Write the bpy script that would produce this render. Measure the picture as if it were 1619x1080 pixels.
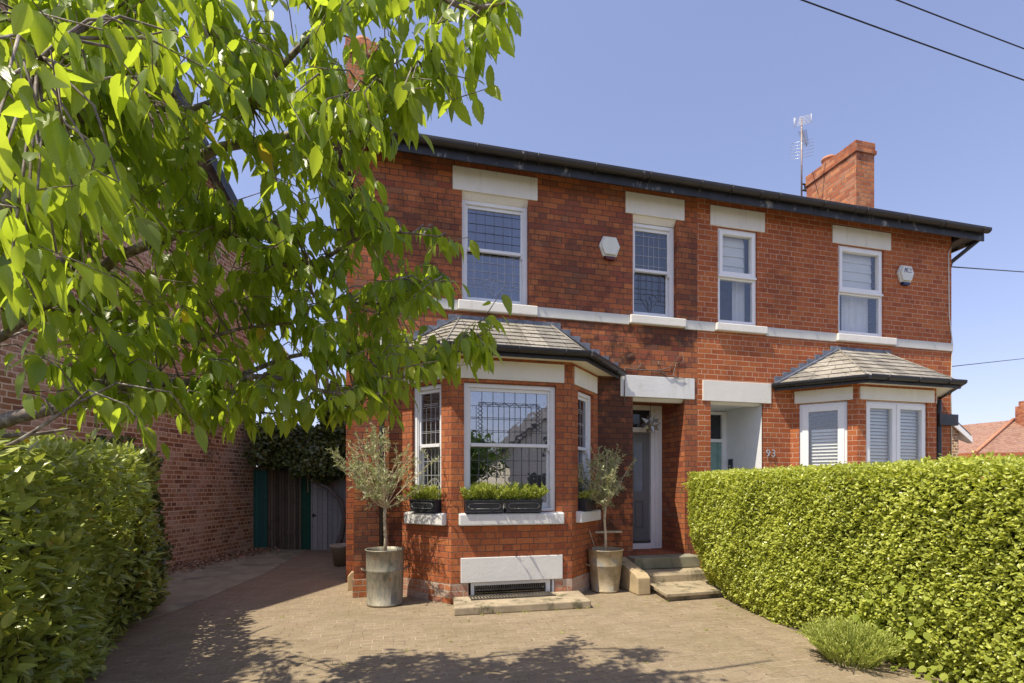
import bpy, math, random
import numpy as np
from mathutils import Vector, Matrix
R = math.radians
PI = math.pi
for o in list(bpy.data.objects): bpy.data.objects.remove(o)
sc = bpy.context.scene
col = sc.collection
# ---------------------------------------------------------------- camera
cam_d = bpy.data.cameras.new('camera'); cam = bpy.data.objects.new('camera', cam_d); col.objects.link(cam)
YAW = math.atan(190 / 785.)
CAM_H = 1.51
cam.location = (0, 0, CAM_H); cam.rotation_euler = (R(90), 0, -YAW)
cam_d.sensor_width = 36; cam_d.lens = 785 / 1619 * 36; cam_d.shift_y = (768 - 540) / 1619
cam_d.clip_start = 0.05; cam_d.clip_end = 2000
sc.camera = cam
# ---------------------------------------------------------------- light
SUN = Vector((-0.53, -0.185, 1.0)).normalized()
w = bpy.data.worlds.new('World'); sc.world = w; w.use_nodes = True
wn = w.node_tree.nodes; wl = w.node_tree.links
bg = wn['Background']
sky = wn.new('ShaderNodeTexSky'); sky.sky_type = 'NISHITA'; sky.sun_disc = False
sky.sun_elevation = math.asin(SUN.z); sky.sun_rotation = math.atan2(SUN.x, SUN.y)
sky.air_density = 1.0; sky.dust_density = 1.0; sky.ozone_density = 1.0; sky.altitude = 0
tint = wn.new('ShaderNodeMix'); tint.data_type = 'RGBA'; tint.blend_type = 'MULTIPLY'; tint.inputs[0].default_value = 1
tint.inputs[7].default_value = (.99, .925, 1.11, 1)
gam = wn.new('ShaderNodeGamma'); gam.inputs[1].default_value = .70; wl.new(sky.outputs[0], gam.inputs[0]); wl.new(gam.outputs[0], tint.inputs[6]); wl.new(tint.outputs[2], bg.inputs[0])
bg.inputs[1].default_value = 0.15
sd = bpy.data.lights.new('sun', 'SUN'); sd.energy = 3.2; sd.angle = R(0.5); sd.color = (1, 0.91, 0.74)
so = bpy.data.objects.new('sun', sd); col.objects.link(so)
so.rotation_euler = SUN.to_track_quat('Z', 'Y').to_euler(); so.location = (-8, -6, 20)
sc.view_settings.view_transform = 'Standard'; sc.view_settings.look = 'None'
sc.render.filter_size = 1.1
sc.view_settings.exposure = 1.0; sc.view_settings.gamma = 1

rng = np.random.default_rng(7)
random.seed(7)
FWD = Vector((math.sin(YAW), math.cos(YAW), 0)); RGT = Vector((math.cos(YAW), -math.sin(YAW), 0))
def at(u, v, c):
    """world point seen at photo position (u,v) at distance c in front of the camera"""
    return Vector((0, 0, CAM_H)) + FWD * c + RGT * ((u - 810) / 785 * c) + Vector((0, 0, (768 - v) / 785 * c))

# ---------------------------------------------------------------- material helpers
def new_mat(name):
    m = bpy.data.materials.new(name); m.use_nodes = True
    nt = m.node_tree; b = nt.nodes['Principled BSDF']
    return m, nt, b
class N:
    def __init__(s, nt): s.nt = nt
    def node(s, t, **k):
        n = s.nt.nodes.new(t)
        for a, v in k.items(): setattr(n, a, v)
        return n
    def put(s, inp, v):
        if isinstance(v, bpy.types.NodeSocket): s.nt.links.new(v, inp)
        elif isinstance(v, (tuple, list)):
            v = tuple(v)
            if inp.type == 'RGBA' and len(v) == 3: v = v + (1,)
            inp.default_value = v
        else: inp.default_value = v
    def m(s, op, a, b=0., c=0.):
        n = s.node('ShaderNodeMath', operation=op); s.put(n.inputs[0], a); s.put(n.inputs[1], b)
        if op in ('MULTIPLY_ADD', 'SMOOTH_MIN', 'WRAP', 'COMPARE'): s.put(n.inputs[2], c)
        return n.outputs[0]
    def mix(s, f, a, b, mode='MIX'):
        n = s.node('ShaderNodeMix', data_type='RGBA', blend_type=mode)
        s.put(n.inputs[0], f); s.put(n.inputs[6], a); s.put(n.inputs[7], b); return n.outputs[2]
    def mixf(s, f, a, b):
        n = s.node('ShaderNodeMix', data_type='FLOAT'); s.put(n.inputs[0], f); s.put(n.inputs[2], a); s.put(n.inputs[3], b); return n.outputs[0]
    def rng(s, v, a, b, c=0., d=1., smooth=True):
        n = s.node('ShaderNodeMapRange'); n.interpolation_type = 'SMOOTHSTEP' if smooth else 'LINEAR'
        s.put(n.inputs[0], v); s.put(n.inputs[1], a); s.put(n.inputs[2], b); s.put(n.inputs[3], c); s.put(n.inputs[4], d)
        return n.outputs[0]
    def noise(s, vec, scale, detail=4., rough=.6, out=0):
        n = s.node('ShaderNodeTexNoise'); s.put(n.inputs['Vector'], vec); s.put(n.inputs['Scale'], scale)
        s.put(n.inputs['Detail'], detail); s.put(n.inputs['Roughness'], rough); return n.outputs[out]
    def ramp(s, f, stops, const=False):
        n = s.node('ShaderNodeValToRGB'); s.put(n.inputs[0], f); cr = n.color_ramp
        if const: cr.interpolation = 'CONSTANT'
        while len(cr.elements) < len(stops): cr.elements.new(0.5)
        for e, (p, c) in zip(cr.elements, stops): e.position = p; e.color = tuple(c) + (1,)
        return n.outputs[0]
    def coord(s, which='Object'): return s.node('ShaderNodeTexCoord').outputs[which]
    def pos(s): return s.node('ShaderNodeNewGeometry').outputs['Position']
    def bump(s, h, strength=.5, dist=.01):
        n = s.node('ShaderNodeBump'); s.put(n.inputs['Height'], h); n.inputs['Strength'].default_value = strength
        n.inputs['Distance'].default_value = dist; return n.outputs[0]
    def scale(s, vec, xyz):
        n = s.node('ShaderNodeVectorMath', operation='MULTIPLY'); s.put(n.inputs[0], vec); n.inputs[1].default_value = xyz; return n.outputs[0]
def simple(name, c, rough=.6, metal=0., var=.12, nscale=6., bump=.0, bscale=60., spec=.5, dirt=None):
    m, nt, b = new_mat(name); n = N(nt); p = n.pos()
    f = n.noise(p, nscale, 5.)
    c0 = tuple(x * (1 - var) for x in c); c1 = tuple(min(1, x * (1 + var)) for x in c)
    cc = n.mix(n.rng(f, .3, .7), c0, c1)
    if dirt:
        dc, lo, hi, sc_ = dirt
        g = n.noise(n.scale(p, (1, 1, .45)), sc_, 7., .7)
        cc = n.mix(n.rng(g, lo, hi), cc, dc)
    n.put(b.inputs['Base Color'], cc); b.inputs['Roughness'].default_value = rough; b.inputs['Metallic'].default_value = metal
    b.inputs['Specular IOR Level'].default_value = spec
    if bump: n.put(b.inputs['Normal'], n.bump(n.noise(p, bscale, 5.), bump, .004))
    return m
def paint_mat(name, c, run=(.42, .38, .30), amt=.45, flake=(.45, .40, .31)):
    m, nt, b = new_mat(name); n = N(nt); p = n.pos()
    a = n.noise(n.scale(p, (14., 14., 1.1)), 1., 5., .6); g = n.noise(p, 2.3, 4.)
    k = n.m('MULTIPLY', n.rng(a, .52, .78, 0., amt), n.rng(g, .38, .62))
    cc = n.mix(n.rng(n.noise(p, 3., 5.), .3, .7), tuple(x * .93 for x in c), c)
    cc = n.mix(k, cc, run)
    f = n.noise(p, 11., 8., .75); cc = n.mix(n.rng(f, .665, .70, 0., .8), cc, flake)
    n.put(b.inputs['Base Color'], cc); b.inputs['Roughness'].default_value = .65
    n.put(b.inputs['Normal'], n.bump(n.m('ADD', n.noise(p, 22., 6., .7), n.m('MULTIPLY', n.rng(f, .66, .70), -.6)), .45, .006)); return m
def brick_mat(name, W, Hh, mort, colors, mcol, header=4, rough=.8, stain=(.02, .015, .014), stain_amt=.5, spots=(),
              use='UV', bump=.6, dist=.006, stain_scale=1.3, mvar=.4, jitter=.004, pale=None):
    m, nt, b = new_mat(name); n = N(nt)
    uv = n.coord('UV') if use == 'UV' else n.pos()
    p = n.pos()
    jn = n.noise(p, 9., 3., .6, 1)
    jv = n.node('ShaderNodeVectorMath', operation='SUBTRACT'); n.put(jv.inputs[0], jn); jv.inputs[1].default_value = (.5, .5, .5)
    js = n.node('ShaderNodeVectorMath', operation='SCALE'); n.put(js.inputs[0], jv.outputs[0]); js.inputs['Scale'].default_value = jitter * 2
    ad = n.node('ShaderNodeVectorMath', operation='ADD'); n.put(ad.inputs[0], uv); n.put(ad.inputs[1], js.outputs[0])
    sp = n.node('ShaderNodeSeparateXYZ'); n.put(sp.inputs[0], ad.outputs[0])
    u = n.m('ADD', sp.outputs[0], 50.); v = n.m('ADD', sp.outputs[1], 50 * Hh)
    vr = n.m('DIVIDE', v, Hh); row = n.m('FLOOR', vr); fy = n.m('MULTIPLY', n.m('FRACT', vr), Hh)
    if header:
        ish = n.m('LESS_THAN', n.m('MODULO', row, float(header)), .5)
        wv = n.m('MULTIPLY', W, n.m('SUBTRACT', 1., n.m('MULTIPLY', ish, .5)))
        off = n.mixf(ish, n.m('MULTIPLY', n.m('MODULO', row, 2.), W / 2), W / 4)
    else:
        wv = W; off = n.m('MULTIPLY', n.m('MODULO', row, 2.), W / 2)
    ur = n.m('DIVIDE', n.m('ADD', u, off), wv); cl = n.m('FLOOR', ur); fx = n.m('MULTIPLY', n.m('FRACT', ur), wv)
    dx = n.m('MINIMUM', fx, n.m('SUBTRACT', wv, fx)); dy = n.m('MINIMUM', fy, n.m('SUBTRACT', Hh, fy))
    d = n.m('MINIMUM', dx, dy)
    mk = n.rng(d, mort * .35, mort * .35 + mort * .45, 1., 0.)            # 1 in mortar
    cv = n.node('ShaderNodeCombineXYZ'); n.put(cv.inputs[0], cl); n.put(cv.inputs[1], row)
    wnz = n.node('ShaderNodeTexWhiteNoise', noise_dimensions='3D'); n.put(wnz.inputs[0], cv.outputs[0])
    k = len(colors)
    bc = n.ramp(wnz.outputs[0], [(i / k, c) for i, c in enumerate(colors)], True)
    fine = n.noise(p, 38., 6., .7)
    bc = n.mix(n.rng(fine, .25, .75, .0, .75), bc, n.mix(1., bc, (.62, .55, .55), 'MULTIPLY'))
    md = n.noise(p, 13., 4., .65)
    bc = n.mix(n.rng(md, .55, .75, .0, .6), bc, n.mix(1., bc, (.42, .36, .40), 'MULTIPLY'))
    bc = n.mix(n.rng(md, .45, .25, .0, .5), bc, n.mix(1., bc, (1.25, 1.25, 1.15), 'MULTIPLY'))
    mc = n.mix(n.rng(n.noise(p, 3.5, 4.), .35, .65, 0., mvar), mcol, tuple(x * .35 for x in mcol))
    cc = n.mix(mk, bc, mc)
    if pale:
        pc, plo, phi, amt = pale
        g = n.noise(p, 2.2, 6., .7)
        cc = n.mix(n.rng(g, plo, phi, 0., amt), cc, pc)
    big = n.noise(n.scale(p, (1., 1., .55)), stain_scale, 6., .65)
    s_ = n.rng(big, .47, .72, 0., stain_amt)
    for (x, y, z, rx, rz, amt) in spots:
        sv = n.node('ShaderNodeVectorMath', operation='SUBTRACT'); n.put(sv.inputs[0], p); sv.inputs[1].default_value = (x, y, z)
        l = n.node('ShaderNodeVectorMath', operation='LENGTH'); n.put(l.inputs[0], n.scale(sv.outputs[0], (1 / rx, .8, 1 / rz)))
        g = n.m('ADD', l.outputs['Value'], n.rng(n.noise(p, 5., 5.), .3, .7, -.5, .5))
        s_ = n.m('MAXIMUM', s_, n.rng(g, .45, 1.1, amt, 0.))
    cc = n.mix(s_, cc, n.mix(.8, cc, stain))
    n.put(b.inputs['Base Color'], cc); b.inputs['Roughness'].default_value = rough
    b.inputs['Specular IOR Level'].default_value = .3
    hgt = n.m('ADD', n.m('MULTIPLY', n.m('SUBTRACT', 1., mk), 1.), n.m('MULTIPLY', fine, .5))
    n.put(b.inputs['Normal'], n.bump(hgt, bump, dist))
    return m
def leaf_mat(name, stops, trans=.45, rough=.35, tcol=(.30, .42, .03), vein=True, spec=.5):
    m = bpy.data.materials.new(name); m.use_nodes = True; nt = m.node_tree; n = N(nt)
    b = nt.nodes['Principled BSDF']; out = nt.nodes['Material Output']
    at_ = n.node('ShaderNodeAttribute'); at_.attribute_name = 'rnd'
    c = n.ramp(at_.outputs['Fac'], stops)
    if vein:
        sp = n.node('ShaderNodeSeparateXYZ'); n.put(sp.inputs[0], n.coord('UV'))
        ax = n.m('ABSOLUTE', sp.outputs[0])
        a = n.m('SINE', n.m('MULTIPLY', n.m('SUBTRACT', sp.outputs[1], n.m('MULTIPLY', ax, .28)), 70.))
        vm = n.m('MAXIMUM', n.rng(a, .6, 1., 0., .5), n.rng(ax, .0, .08, .8, 0.))
        c = n.mix(vm, c, n.mix(.5, c, (.30, .36, .08)))
        n.put(b.inputs['Normal'], n.bump(a, .16, .001))
    n.put(b.inputs['Base Color'], c); b.inputs['Roughness'].default_value = rough
    b.inputs['Specular IOR Level'].default_value = spec
    t = n.node('ShaderNodeBsdfTranslucent'); n.put(t.inputs[0], n.mix(.5, n.mix(1., c, (2.2, 2.2, 1.2), 'MULTIPLY'), tcol))
    mx = n.node('ShaderNodeMixShader'); mx.inputs[0].default_value = trans
    nt.links.new(b.outputs[0], mx.inputs[1]); nt.links.new(t.outputs[0], mx.inputs[2]); nt.links.new(mx.outputs[0], out.inputs[0])
    return m
def glass_mat(name, refl=.2, tintc=(.75, .8, .85), rough=.01, wav=.0):
    m = bpy.data.materials.new(name); m.use_nodes = True; nt = m.node_tree; n = N(nt)
    nt.nodes.remove(nt.nodes['Principled BSDF']); out = nt.nodes['Material Output']
    tr = n.node('ShaderNodeBsdfTransparent'); n.put(tr.inputs[0], tintc)
    gl = n.node('ShaderNodeBsdfGlossy'); n.put(gl.inputs[0], (.95, .97, 1)); gl.inputs['Roughness'].default_value = rough
    fr = n.node('ShaderNodeLayerWeight'); fr.inputs['Blend'].default_value = .5
    if wav:
        bm = n.bump(n.noise(n.pos(), 3.5, 2.), wav, .02); n.put(gl.inputs['Normal'], bm); n.put(fr.inputs['Normal'], bm)
    f = n.m('MINIMUM', n.m('ADD', n.m('MULTIPLY_ADD', n.m('POWER', fr.outputs['Facing'], 4.), .9, .03), refl), 1.)
    mx = n.node('ShaderNodeMixShader'); n.put(mx.inputs[0], f)
    nt.links.new(tr.outputs[0], mx.inputs[1]); nt.links.new(gl.outputs[0], mx.inputs[2]); nt.links.new(mx.outputs[0], out.inputs[0])
    return m

# ---------------------------------------------------------------- materials
M = {}
OLD = [(0.473, 0.156, 0.057), (0.421, 0.133, 0.052), (0.511, 0.180, 0.067), (0.397, 0.123, 0.052), (0.460, 0.149, 0.056), (0.358, 0.109, 0.052), (0.486, 0.171, 0.067), (0.441, 0.140, 0.057), (0.447, 0.160, 0.056), (0.319, 0.095, 0.052), (0.473, 0.146, 0.056), (0.300, 0.105, 0.058), (0.345, 0.145, 0.075)]
NEW = [(0.482, 0.141, 0.044), (0.447, 0.124, 0.040), (0.518, 0.163, 0.051), (0.412, 0.111, 0.039), (0.482, 0.141, 0.046), (0.389, 0.105, 0.039), (0.470, 0.131, 0.046)]
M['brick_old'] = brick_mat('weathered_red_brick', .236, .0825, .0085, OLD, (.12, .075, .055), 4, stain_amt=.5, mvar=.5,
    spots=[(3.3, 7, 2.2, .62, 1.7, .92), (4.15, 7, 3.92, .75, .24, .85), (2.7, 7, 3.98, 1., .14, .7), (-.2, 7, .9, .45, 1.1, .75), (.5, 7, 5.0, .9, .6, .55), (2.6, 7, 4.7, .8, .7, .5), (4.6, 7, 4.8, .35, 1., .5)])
M['brick_bay'] = brick_mat('sun_tinted_bay_brick', .236, .0825, .0085, [tuple(min(1, c * k) for c, k in zip(q, (1.04, 1.02, .98))) for q in OLD[:8]], (.17, .10, .07), 2, stain_amt=.22, mvar=.5)  # house brick less stained, with sunlit brightness put into its colour
M['brick_new'] = brick_mat('repointed_red_brick', .236, .0825, .0095, NEW, (.57, .36, .24), 6, stain_amt=.3, stain_scale=1.6,
    spots=[(6.3, 7, 4.8, .4, .5, .3)])
M['brick_base'] = brick_mat('limewashed_plinth_brick', .236, .0825, .011, OLD[:5] + [(.5, .38, .3)], (.45, .38, .3), 4, stain_amt=.5, pale=((.55, .45, .38), .42, .6, .6))
M['brick_neigh'] = brick_mat('rough_old_garden_brick', .245, .086, .016, [(.46, .26, .12), (.38, .20, .09), (.54, .33, .17), (.30, .17, .09), (.50, .29, .14), (.64, .47, .28)], (.80, .66, .45), 3,
    stain_amt=.15, mvar=.12, jitter=.012, pale=((.70, .55, .41), .46, .66, .6))
M['brick_chim'] = brick_mat('orange_chimney_brick', .236, .0825, .010, [(.55, .20, .08), (.46, .15, .065), (.62, .26, .11), (.40, .13, .06), (.5, .22, .12)], (.28, .22, .17), 5, stain_amt=.65, stain_scale=3.2)
M['paver'] = brick_mat('block_paving', .205, .103, .007, [(.315, .255, .168), (.30, .242, .158), (.33, .267, .178), (.29, .232, .15), (.31, .25, .164), (.315, .25, .168)], (.44, .37, .26), 0,
    use='pos', bump=.6, dist=.006, stain=(.17, .14, .07), stain_amt=.55, stain_scale=1.1, mvar=1., rough=.85, jitter=.007)
M['concrete'] = simple('worn_concrete', (.32, .30, .20), .9, var=.18, nscale=2.5, bump=.5, bscale=90, dirt=((.16, .14, .11), .5, .7, 1.7))
M['soil'] = simple('dry_soil', (.16, .12, .08), .95, var=.4, nscale=14, bump=.8)
M['tarmac'] = simple('road_tarmac', (.06, .06, .06), .9, var=.2, nscale=20, bump=.5)
M['stonewhite'] = paint_mat('cream_masonry_paint', (.80, .775, .70))
M['stonegrey'] = paint_mat('grey_masonry_paint', (.62, .62, .58))
M['sillwhite'] = paint_mat('flaking_white_sill_paint', (.76, .76, .74), amt=.6)
M['white'] = simple('white_window_paint', (.78, .79, .80), .35, var=.03, nscale=5, dirt=((.5, .48, .42), .66, .8, 12.))
M['upvc'] = simple('white_plastic_frame', (.84, .84, .83), .25, var=.02)
M['whitewall'] = simple('white_painted_porch', (.78, .79, .80), .6, var=.03, nscale=6, bump=.3, bscale=30)
M['black'] = simple('black_gutter_paint', (.022, .022, .026), .42, var=.3, nscale=5, bump=.2, dirt=((.16, .15, .14), .62, .76, 8.))
M['fascia'] = simple('peeling_black_fascia', (.025, .027, .035), .5, var=.3, nscale=5, bump=.2, dirt=((.33, .32, .3), .56, .70, 9.))
M['gutterbrown'] = simple('brown_gutter_plastic', (.030, .025, .023), .5, var=.15)
M['lead'] = simple('lead_flashing', (.14, .155, .19), .5, var=.3, nscale=12, bump=.3, dirt=((.35, .36, .38), .58, .75, 14.))
M['door'] = simple('blue_grey_door_paint', (.15, .165, .17), .35, var=.05)
M['doorglass'] = simple('frosted_door_panel', (.20, .25, .29), .15, var=.1)
M['greenglass'] = simple('pale_green_door_glass', (.22, .36, .32), .12, var=.1)
M['darkglass'] = simple('dark_fanlight_glass', (.03, .035, .04), .05, var=.2)
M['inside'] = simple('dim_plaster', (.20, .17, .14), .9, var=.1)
M['curtain'] = simple('white_curtain', (.75, .74, .72), .9, var=.05)
M['blind'] = simple('cream_blind', (.74, .73, .68), .7, var=.03)
M['caming_light'] = simple('pale_lead_came', (.42, .43, .45), .45, metal=.3)
M['caming_dark'] = simple('dark_lead_came', (.09, .09, .10), .5, metal=.2)
M['york'] = simple('mossy_yorkstone', (.38, .31, .21), .85, var=.2, nscale=4., bump=.7, bscale=30, dirt=((.12, .11, .06), .48, .66, 5.))
M['york2'] = simple('sandstone_block', (.44, .34, .20), .85, var=.15, nscale=4., bump=.5, bscale=30, dirt=((.24, .19, .11), .52, .7, 6.))
M['greenstone'] = simple('algae_green_step', (.26, .245, .18), .8, var=.2, nscale=4., bump=.4, dirt=((.12, .125, .08), .5, .7, 4.))
M['iron'] = simple('rusty_iron', (.10, .09, .08), .6, var=.3, metal=.5, bump=.3)
M['blackplastic'] = simple('black_plastic_trough', (.028, .032, .038), .35, var=.1)
M['troughline'] = simple('worn_trough_moulding', (.20, .21, .22), .4, var=.1)
M['terra'] = simple('terracotta', (.50, .22, .12), .8, var=.15, bump=.3)
M['claypot'] = simple('pale_clay_pot', (.42, .36, .27), .8, var=.1, bump=.2)
M['teal'] = brick_mat('peeling_teal_boards', .075, 9., .006, [(.04, .17, .14), (.04, .14, .12), (.05, .19, .14)], (.01, .03, .03), 0, stain_amt=.4, rough=.7, bump=.4)
M['green'] = brick_mat('green_boards', .09, 9., .006, [(.02, .12, .07), (.015, .09, .055)], (.01, .02, .02), 0, stain_amt=.4, rough=.7, bump=.4)
M['oldwood'] = brick_mat('weathered_gate_boards', .07, 9., .008, [(.17, .145, .10), (.13, .115, .08), (.22, .19, .13), (.11, .10, .07)], (.01, .01, .01), 0, stain_amt=.5, rough=.9, bump=.5, stain_scale=6.)
M['greywood'] = brick_mat('grey_painted_boards', .12, 9., .006, [(.40, .42, .40), (.35, .37, .36), (.45, .46, .44)], (.03, .03, .035), 0, stain_amt=.4, rough=.8, bump=.4)
M['redtile'] = brick_mat('red_clay_roof_tiles', .17, .12, .010, [(.40, .23, .16), (.34, .19, .13), (.43, .26, .18), (.38, .23, .17)], (.2, .1, .07), 0, stain=(.2, .15, .1), stain_amt=.6, stain_scale=.5)
M['slateroof'] = brick_mat('grey_slate_roof', .3, .2, .008, [(.16, .16, .17), (.13, .13, .14), (.19, .18, .18)], (.05, .05, .05), 0, stain_amt=.4)
M['slate'] = brick_mat('lichened_bay_slates', .26, 9.3, .007, [(.36, .34, .29), (.31, .29, .24), (.41, .39, .33), (.27, .26, .23)], (.06, .055, .05), 0, stain=(.13, .115, .07), stain_amt=.75, stain_scale=4.5,
    rough=.75, bump=.4, pale=((.50, .47, .38), .52, .72, .5))
M['render'] = simple('cream_rendered_gable', (.80, .74, .62), .9, var=.06)
M['bark'] = simple('cherry_bark', (.17, .135, .11), .75, var=.4, nscale=30, bump=.7, bscale=40, dirt=((.36, .32, .27), .5, .62, 22.))
M['olivebark'] = simple('pale_olive_bark', (.52, .43, .29), .85, var=.25, nscale=25, bump=.4)
M['vinebark'] = simple('old_vine_bark', (.15, .13, .11), .9, var=.3, nscale=25, bump=.5)
M['wire'] = simple('black_cable', (.015, .015, .018), .5)
M['alu'] = simple('dull_aluminium', (.55, .55, .56), .35, metal=.7, var=.1)
M['mastrust'] = simple('mast_steel', (.38, .30, .26), .5, metal=.4, var=.3, nscale=12)
M['plate'] = simple('off_white_plastic_case', (.70, .70, .62), .4, var=.04)
M['redlens'] = simple('maroon_lens', (.10, .02, .02), .2)
M['bluelens'] = simple('navy_lens', (.01, .03, .10), .2)
M['print'] = simple('navy_print', (.05, .05, .25), .5)
M['glass'] = glass_mat('window_glass', .15, (.55, .58, .66), wav=.05)
M['glass_bay'] = glass_mat('bay_window_glass', .27, (.8, .8, .78), wav=.10)
M['glass_clear'] = glass_mat('clear_window_glass', .05, (.96, .97, .97), wav=.04)
M['glass_dim'] = glass_mat('obscure_glass', .10, (.45, .48, .5))
def zinc_mat():
    m, nt, b = new_mat('galvanised_zinc'); n = N(nt); p = n.pos()
    a = n.noise(n.scale(p, (1, 1, .35)), 9., 7., .7); c = n.noise(p, 30., 4.)
    cc = n.ramp(a, [(.28, (.10, .105, .075)), (.42, (.20, .195, .15)), (.52, (.36, .32, .24)), (.62, (.22, .22, .18)), (.8, (.42, .39, .32))])
    cc = n.mix(n.rng(c, .3, .7, 0, .35), cc, (.24, .23, .19))
    cc = n.mix(n.rng(n.noise(p, 7., 5.), .66, .72), cc, (.30, .15, .07))
    n.put(b.inputs['Base Color'], cc); b.inputs['Metallic'].default_value = .35; b.inputs['Roughness'].default_value = .55
    n.put(b.inputs['Normal'], n.bump(n.noise(p, 6., 3.), .4, .02)); return m
M['zinc'] = zinc_mat()
def zinc2_mat():
    m, nt, b = new_mat('rusty_tan_bin_metal'); n = N(nt); p = n.pos()
    a = n.noise(p, 6., 7., .7)
    cc = n.ramp(a, [(.3, (.20, .165, .10)), (.45, (.33, .265, .165)), (.55, (.40, .33, .22)), (.60, (.27, .265, .235)), (.75, (.33, .31, .26))])
    cc = n.mix(n.rng(n.noise(p, 9., 5.), .64, .70), cc, (.33, .15, .07))
    n.put(b.inputs['Base Color'], cc); b.inputs['Metallic'].default_value = .2; b.inputs['Roughness'].default_value = .6
    n.put(b.inputs['Normal'], n.bump(a, .3, .01)); return m
M['zinc2'] = zinc2_mat()
def tiles_mat():
    m, nt, b = new_mat('chequered_porch_tiles'); n = N(nt); p = n.pos()
    mp = n.node('ShaderNodeMapping'); n.put(mp.inputs[0], p); mp.inputs['Rotation'].default_value = (0, 0, R(45))
    ck = n.node('ShaderNodeTexChecker'); n.put(ck.inputs[0], mp.outputs[0]); ck.inputs['Scale'].default_value = 9.
    n.put(ck.inputs[1], (.26, .09, .06)); n.put(ck.inputs[2], (.38, .31, .21))
    n.put(b.inputs['Base Color'], ck.outputs[0]); b.inputs['Roughness'].default_value = .6; return m
M['tiles'] = tiles_mat()
GR = lambda *a: list(a)
M['cherry'] = leaf_mat('cherry_leaf', [(0, (.08, .14, .022)), (.35, (.135, .215, .027)), (.7, (.21, .30, .034)), (.93, (.27, .38, .045)), (1, (.5, .32, .04))], .56, .34, (.80, .90, .05))
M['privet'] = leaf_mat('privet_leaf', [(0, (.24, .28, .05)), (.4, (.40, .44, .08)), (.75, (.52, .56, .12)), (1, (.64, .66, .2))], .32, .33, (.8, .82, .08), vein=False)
M['bindweed'] = leaf_mat('bindweed_leaf', [(0, (.20, .25, .03)), (1, (.36, .40, .08))], .3, .6, (.4, .5, .05), vein=False, spec=.2)
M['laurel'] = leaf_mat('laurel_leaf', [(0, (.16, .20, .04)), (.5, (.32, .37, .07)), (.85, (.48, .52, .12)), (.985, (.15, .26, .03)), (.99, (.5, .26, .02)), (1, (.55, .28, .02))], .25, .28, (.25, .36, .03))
M['ivy'] = leaf_mat('ivy_leaf', [(0, (.05, .075, .02)), (.6, (.09, .13, .035)), (1, (.17, .22, .06))], .15, .35, (.12, .2, .03), vein=False)
M['olive'] = leaf_mat('olive_leaf', [(0, (.22, .26, .11)), (.5, (.34, .38, .18)), (1, (.50, .52, .30))], .2, .5, (.3, .32, .12), vein=False)
M['herb'] = leaf_mat('herb_leaf', [(0, (.17, .21, .03)), (.5, (.33, .39, .05)), (1, (.48, .52, .10))], .3, .5, (.35, .42, .06), vein=False)
M['lav'] = leaf_mat('lavender_leaf', [(0, (.24, .29, .05)), (.5, (.42, .47, .10)), (1, (.58, .60, .2))], .3, .6, (.3, .38, .08), vein=False)
M['dead'] = leaf_mat('dead_leaf', [(0, (.20, .11, .06)), (.5, (.40, .25, .14)), (1, (.58, .42, .27))], .05, .8, (.2, .1, .04), vein=False)
M['drycreeper'] = leaf_mat('dry_creeper_leaf', [(0, (.14, .12, .05)), (.5, (.24, .17, .09)), (1, (.32, .22, .13))], .1, .7, (.2, .15, .05), vein=False)
M['farleaf'] = leaf_mat('street_tree_leaf', [(0, (.03, .07, .012)), (1, (.08, .15, .03))], .3, .5, (.2, .3, .03), vein=False)
M['hedgecore'] = simple('painted_hedge_shade', (.035, .04, .015), .95, var=.4, nscale=20)  # for solid filler inside foliage; inner shade is put into this dark colour

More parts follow.
